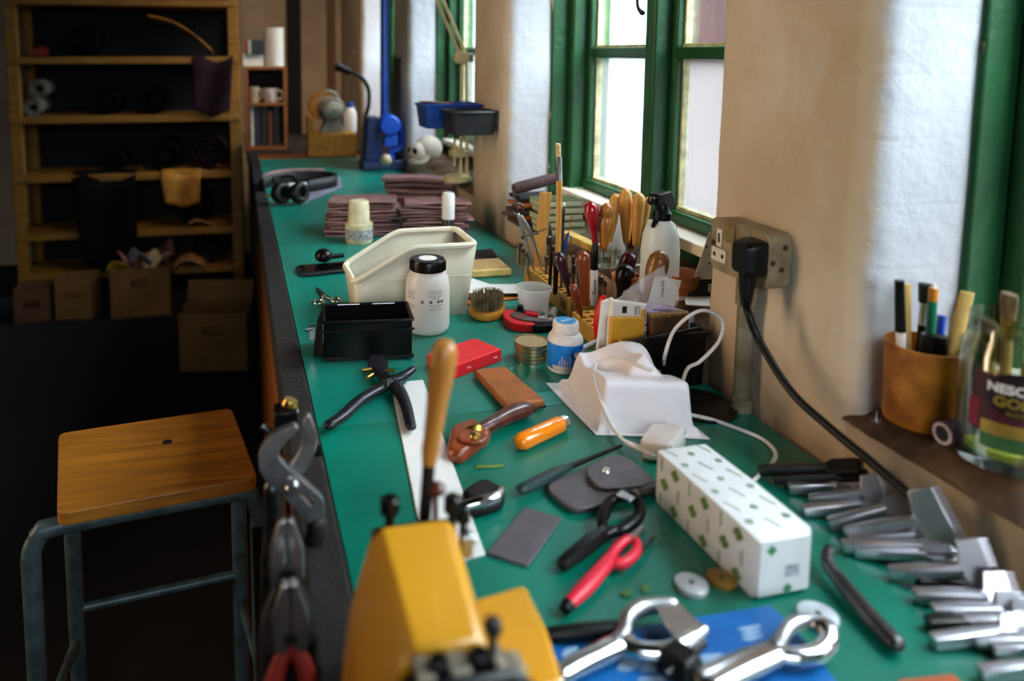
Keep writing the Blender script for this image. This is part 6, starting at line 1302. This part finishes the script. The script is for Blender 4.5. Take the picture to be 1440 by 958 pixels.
# ================================================================ mustard machine in the foreground
mat('mustard', 'D2951F', .38, var=.06, scale=6, coat=.2)
t = thing('skiving_machine', 'mustard yellow hand machine with black hardware at the bench edge', 'machine', V((.15, (at(527, 731, .15).y+at(574, 905, .15).y)/2, BZ))); P = t.location.copy()
def W3(x, y, z): return at(x, y, z)-P
zt_ = .150
sec = lambda l, r, zt: None
far = [W3(482, 812, .0)*1, W3(487, 795, .07), W3(524, 731, zt_-.008), W3(534, 727, zt_), W3(640, 731, zt_), W3(654, 740, zt_-.01)]
A0 = at(527, 731, zt_); A1 = at(645, 741, zt_); N0 = at(574, 905, zt_); N1 = at(689, 899, zt_)
def ring(a, b):
    l, r = a-P, b-P; y = (l.y+r.y)/2
    return [V((l.x-.030, y, .0)), V((l.x-.028, y, .035)), V((l.x-.022, y, .085)), V((l.x-.006, y, zt_-.010)), V((l.x+.004, y, zt_)), V((r.x-.008, y, zt_)), V((r.x, y, zt_-.006)), V((r.x-.006, y, .07)), V((r.x-.008, y, 0))]
mb = MB(); rA = ring(A0, A1); rA0 = [p+V((0, .014, -.0)) if 0 < i < 8 else p for i, p in enumerate(rA)]
rN = ring(N0, N1)
mb.loft([[V((p.x*.96, p.y+.006, p.z*.94)) for p in rA], rA, rN, [V((p.x, p.y-.003, p.z*.98)) for p in rN]])
O('machine_cover', mb, 'mustard', t, bev=.004, seg=3)
pl = MB(); pts = [at(664, 842, .078), at(735, 821, .078), at(742, 826, .078), at(770, 884, .078), at(795, 962, .078), at(700, 985, .078)]; pl.prism([(p.x-P.x, p.y-P.y) for p in pts], .066, .078); O('side_plate', pl, 'mustard', t, bev=.004)
O('plate_leg', MB().bx(at(760, 900, .07).x-P.x-.02, at(760, 900, .07).x-P.x-.008, -.05, .03, 0, .066), 'mustard', t, bev=.002)
yN = min(N0.y, N1.y)-P.y-.004; zc_ = .151
hx = lambda px, d=.012: onY(px, 922, P.y+yN-d).x-P.x
xc = hx(655)
ho = [(-.045, 0), (-.048, .09), (-.040, zc_-.016), (-.026, zc_), (.024, zc_), (.040, zc_-.014), (.048, .09), (.045, 0)]
O('end_housing', MB().prism(ho, 0, .03, T(xc, yN-.001, 0) @ R('X', 90)), 'black_satin', t, bev=.005, seg=3)
O('housing_rim', MB().tube([V((xc+x*1.02, yN-.028, z+.001)) for x, z in ho[1:-1]], .0045, 8), 'black_plastic', t)
for px_, sx_, m_ in ((595, .011, 'lug_metal'), (642, .013, 'lug_metal'), (699, .008, 'brass'), (724, .009, 'lug_metal')):
    O('clamp_lug', MB().box(sx_, .018, .004, T(hx(px_), yN-.014, zc_+.0003-(.006 if px_ > 715 else 0)), .92, .92), mat('lug_metal', 'A59B88', .4, .5), t, bev=.001)
for px_ in (615, 672): O('cap_screw', MB().lathe([(.0065, 0), (.0065, .007), (.005, .009)], 16, T(hx(px_), yN-.015, zc_+.0003)), 'black_satin', t)
kt = onY(693, 881, P.y+yN-.013)-P; kp = V((kt.x, kt.y, zc_+.0005))
O('knob_screw', MB().rod(kp, kt, .0030).lathe([(.002, -.007), (.0052, -.004), (.0062, 0), (.0050, .004), (.0, .006)], 18, T(*kt)), 'steel_dark', t)
# hardware on the far end
for x, y, z, r_ in ((548, 722, .15, .008), (648, 745, .145, .007), (660, 752, .135, .006)):
    q = at(x, y, z)-P; O('adjusting_knob', MB().lathe([(r_*.5, -.03), (r_*.5, 0), (r_, .001), (r_, .012), (r_*.7, .014)], 16, T(q.x, max(q.y, rA[0].y+.016), q.z)), 'black_satin', t)
q = rA[0].y+.011
O('end_bracket', MB().bx(rA[4].x-.006, rA[5].x+.012, q+.001, q+.010, .06, .138), 'steel_dark', t, bev=.003); O('side_bracket', MB().box(.010, .012, .02, T(rA[6].x+.012, q-.004, .112)).rod((rA[6].x+.012, q, .12), (rA[6].x+.022, q, .122), .004), 'steel', t, bev=.002)
# file with a wooden handle standing behind it
ff = P.y+rA[0].y+.028
Pb, Pm, Pt = onY(597, 728, ff), onY(603, 652, ff), onY(627, 478, ff)
t = thing('awl_file', 'wooden handled file rising out of the machine in the foreground', 'file', Pb)
d = Pt-Pm; L = d.length; m_ = mpp(Pm)
O('handle', MB().lathe([(10*m_, 0), (13*m_, L*.12), (12.5*m_, L*.22), (15*m_, L*.5), (19*m_, L*.78), (18.5*m_, L*.92), (13*m_, L*.985), (5*m_, L)], 28, AL(Pm-Pb, Pt-Pb)), 'handle_wood', t, sm=60)
O('blade', MB().tube([Pm-Pb+(Pt-Pm)*.02, V((0, 0, 0)), V((-.004, 0, -.12))], [9*m_, 9*m_, 7*m_], 10), mat('file_black', '1A1412', .5, .5), t)
O('thumb_screw', MB().lathe([(9*m_, 0), (12*m_, .002), (12*m_, .006), (4*m_, .010)], 16, T(14*m_, -.004, 0) @ T(*((Pm-Pb)*.48))).rod((14*m_, -.004, -.06), (14*m_, -.004, (Pm-Pb).z*.48), 4*m_), 'dark_wood', t)
# ================================================================ tools racked on the bench front
t = thing('tool_rail', 'narrow black tool rail screwed to the front edge of the workbench', 'tool rail', (0.0, .72, BZ)); 
O('rail', MB().bx(.006, .056, -.22, .2, -.10, -.088).bx(.05, .055, -.22, .2, -.10, -.05), 'black_plastic', t, bev=.002); O('lower_rail', MB().bx(.010, .05, -.22, .2, -.24, -.23), 'black_plastic', t, bev=.002)
yw = .745
def v2(x, y, Y=yw): p = onY(x, y, Y); return p
t = thing('slip_joint_pliers', 'big steel slip joint pliers hung head up at the bench edge', 'pliers', v2(412, 690)); P = t.location.copy()
def flatpx(pxs, Y, th, holes=()):
    o_ = [(v2(x, y, Y)-P) for x, y in pxs]; h_ = [[(v2(x, y, Y)-P) for x, y in h] for h in holes]
    mb = MB(); mb.prism([(p.x, p.z) for p in o_], -th/2, th/2, T(0, Y-P.y, 0) @ R('X', 90), holes=[[(p.x, p.z) for p in h] for h in h_]); return mb
pj = [(418, 599), (412, 597), (398, 602), (380, 613), (366, 632), (364, 652), (370, 668), (384, 682), (400, 697), (430, 728), (444, 740), (455, 722), (454, 702), (440, 686), (412, 662), (393, 644), (391, 638), (396, 626), (406, 614), (419, 604)]
slot = [(420, 692), (428, 700), (438, 708), (441, 700), (434, 694), (424, 690)]
hole = [(x, y) for x, y in [(396, 672), (402, 669), (409, 673), (410, 682), (404, 687), (397, 682)]]
O('jaw', flatpx([(v.x, v.y) for v in smooth([(x, y, 0) for x, y in pj], 3, True)], yw, .011, [slot]), mat('plier_steel', 'A8A8AA', .3, .9, var=.2), t, bev=.002)
pk = [(432, 582), (437, 586), (446, 612), (443, 632), (434, 650), (424, 664), (404, 676), (396, 668), (404, 656), (416, 640), (424, 620), (427, 590)]
O('jaw', flatpx([(v.x, v.y) for v in smooth([(x, y, 0) for x, y in pk], 3, True)], yw+.008, .010), 'plier_steel', t, bev=.002)
O('pivot_bolt', MB().lathe([(.008, -.004), (.0085, .010), (.006, .014)], 18, T(*(v2(410, 680)-P)) @ R('X', 90)), 'steel', t)
mat('grip_dark', '161214', .6, var=.1); mat('grip_red', '7A1E14', .5, var=.1)
O('handle', MB().tube([v2(446, 735, yw)-P, v2(440, 790, yw)-P, v2(425, 860, yw)-P, v2(410, 940, yw)-P], [.011, .010, .012, .009], 12, 5), 'grip_dark', t)
O('handle', MB().tube([v2(384, 684, yw+.008)-P, v2(384, 740, yw+.008)-P, v2(380, 800, yw+.008)-P, v2(378, 900, yw+.008)-P], [.010, .010, .0105, .009], 12, 5), 'steel_dark', t)
for i, (x0, y0, Y, hm, lab) in enumerate(((436, 770, .62, 'grip_dark', 'dark gripped pliers with a steel jaw glint hung below the slip joint pliers'), (408, 790, .64, 'grip_dark', 'dark cutters hung left of the dark gripped pliers'), (440, 860, .585, 'grip_red', 'pliers with dull red grips hung nearest the yellow machine'))):
    Q = v2(x0, y0, Y); Q.x = min(Q.x, .034); tt_ = thing('pliers', lab, 'pliers', Q, 0, 'pliers racked on the bench front')
    for s in (-1, 1):
        O('handle', MB().tube([(s*.004, 0, -.03), (s*.016, 0, -.07), (s*.014, .005, -.14), (s*.008, 0, -.19)], [.006, .009, .0095, .007], 10, 5), hm, tt_)
        O('jaw', MB().loft([[(s*.002, -.006, -.03), (s*.014, -.006, -.03), (s*.014, .006, -.03), (s*.002, .006, -.03)], [(s*.001, -.006, 0), (s*.015, -.006, 0), (s*.015, .006, 0), (s*.001, .006, 0)], [(s*.001, -.004, .03), (s*.006, -.004, .03), (s*.006, .004, .03), (s*.001, .004, .03)]]), 'steel', tt_, bev=.001)
    O('pivot_bolt', MB().lathe([(.006, -.009), (.006, .009)], 14, T(0, 0, -.016) @ R('X', 90)), 'steel_dark', tt_)
Q = v2(402, 583,   .845); t = thing('edge_clamp', 'small black and chrome clamp with an amber knob at the bench edge', 'clamp', Q); P = Q
L3 = lambda x, y: v2(x, y,   .845)-P
O('clamp_body', MB().box(.03, .03, .03, T(0, 0, -.02), .9, .9), 'black_satin', t, bev=.003); O('clamp_bar', MB().rod(L3(396, 582), L3(420, 578), .005).rod(L3(368, 600), L3(382, 608), .004), 'chrome', t); O('amber_knob', MB().lathe([(.009, 0), (.010, .003), (.008, .009)], 18, T(*L3(406, 572)) @ R('Y', 20)), 'brass', t); O('clamp_screw', MB().rod(L3(388, 590), L3(398, 636), .004), 'steel_dark', t)
Q = v2(440, 580, .86)+V((0, 0, -.02)); t = thing('brass_clip', 'small brass and black clip fixed on the bench edge strip', 'clip', Q); P = Q
O('clip_body', MB().box(.02, .03, .016, T(0, 0, -.030), .8, .8), 'black_satin', t, bev=.002); O('brass_end', MB().lathe([(.006, 0), (.0065, .014)], 14, T(-.004, -.012, -.012) @ R('X', 70)), 'brass', t)
# ================================================================ stool
sz = .70; sp_ = [at(x, y, sz-.9) for x, y in ((80, 723), (363, 671), (326, 573), (82, 609))]
c = sum(sp_, V())/4; t = thing('stool', 'wooden topped stool with a bent grey blue tube frame', 'stool', V((c.x, c.y, 0)), 0); P = t.location.copy()
mb = MB(); q4 = [(p.x-P.x, p.y-P.y) for p in sp_]
mb.prism(rounded(q4, .018), sz-.024, sz); O('seat', mb, 'seat_wood', t, bev=.003)
kx = at(235, 622, sz-.9)-P; O('wood_knot', MB().lathe([(.009, sz+.0002), (.0092, sz+.0006)], 16, T(kx.x, kx.y, 0)), 'ink', t)
tm = mat('tube_blue_grey', '44585A', .45, .3, var=.2, scale=30)
def W2(p): return V((p[0], p[1], 0))
nL, nR, fR, fL = [V((*q, 0)) for q in q4]; inn = .03
def frame_loop(A_, B_, off, out):
    d_ = (B_-A_).normalized(); n_ = V((-d_.y, d_.x, 0)); A1_, B1_ = A_-d_*out+n_*off, B_+d_*(.005)+n_*off; zz = sz-.041
    return [A1_+V((0, 0, .012)), A1_+V((0, 0, zz-.10)), A1_+V((0, 0, zz-.045)), A1_+d_*.013+V((0, 0, zz-.013)), A1_+d_*.045+V((0, 0, zz)), B1_-d_*.045+V((0, 0, zz)), B1_-d_*.013+V((0, 0, zz-.013)), B1_+V((0, 0, zz-.045)), B1_+V((0, 0, zz-.10)), B1_+V((0, 0, .012))]
for off, (A_, B_), out_ in ((.035, (nL, nR), .045), (-.035, (fL, fR), -.02)):
    lp = frame_loop(A_, B_, off, out_); O('leg_frame', MB().tube(lp, .0155, 14, 3), tm, t)
    for q in (lp[0], lp[-1]): O('rubber_foot', MB().lathe([(.019, 0), (.02, .02), (.0165, .03)], 16, T(q.x, q.y, 0)), 'black_plastic', t)
l1, l2 = frame_loop(nL, nR, .035, .045), frame_loop(fL, fR, -.035, -.02)
for a_, b_, z_ in ((l1[0], l2[0], .30), (l1[-1], l2[-1], .30), (l2[0], l2[-1], .36)): O('stretcher', MB().rod((a_.x, a_.y, z_), (b_.x, b_.y, z_), .009), tm, t)
for a_, b_ in ((l1[0], l2[0]), (l1[-1], l2[-1])):
    k_ = .07 if a_ is l1[0] else -.05
    O('seat_rail', MB().rod((a_.x+k_, a_.y+.03, sz-.034), (b_.x+k_*(.3 if k_ > 0 else 1), b_.y-.03, sz-.034), .009), tm, t)
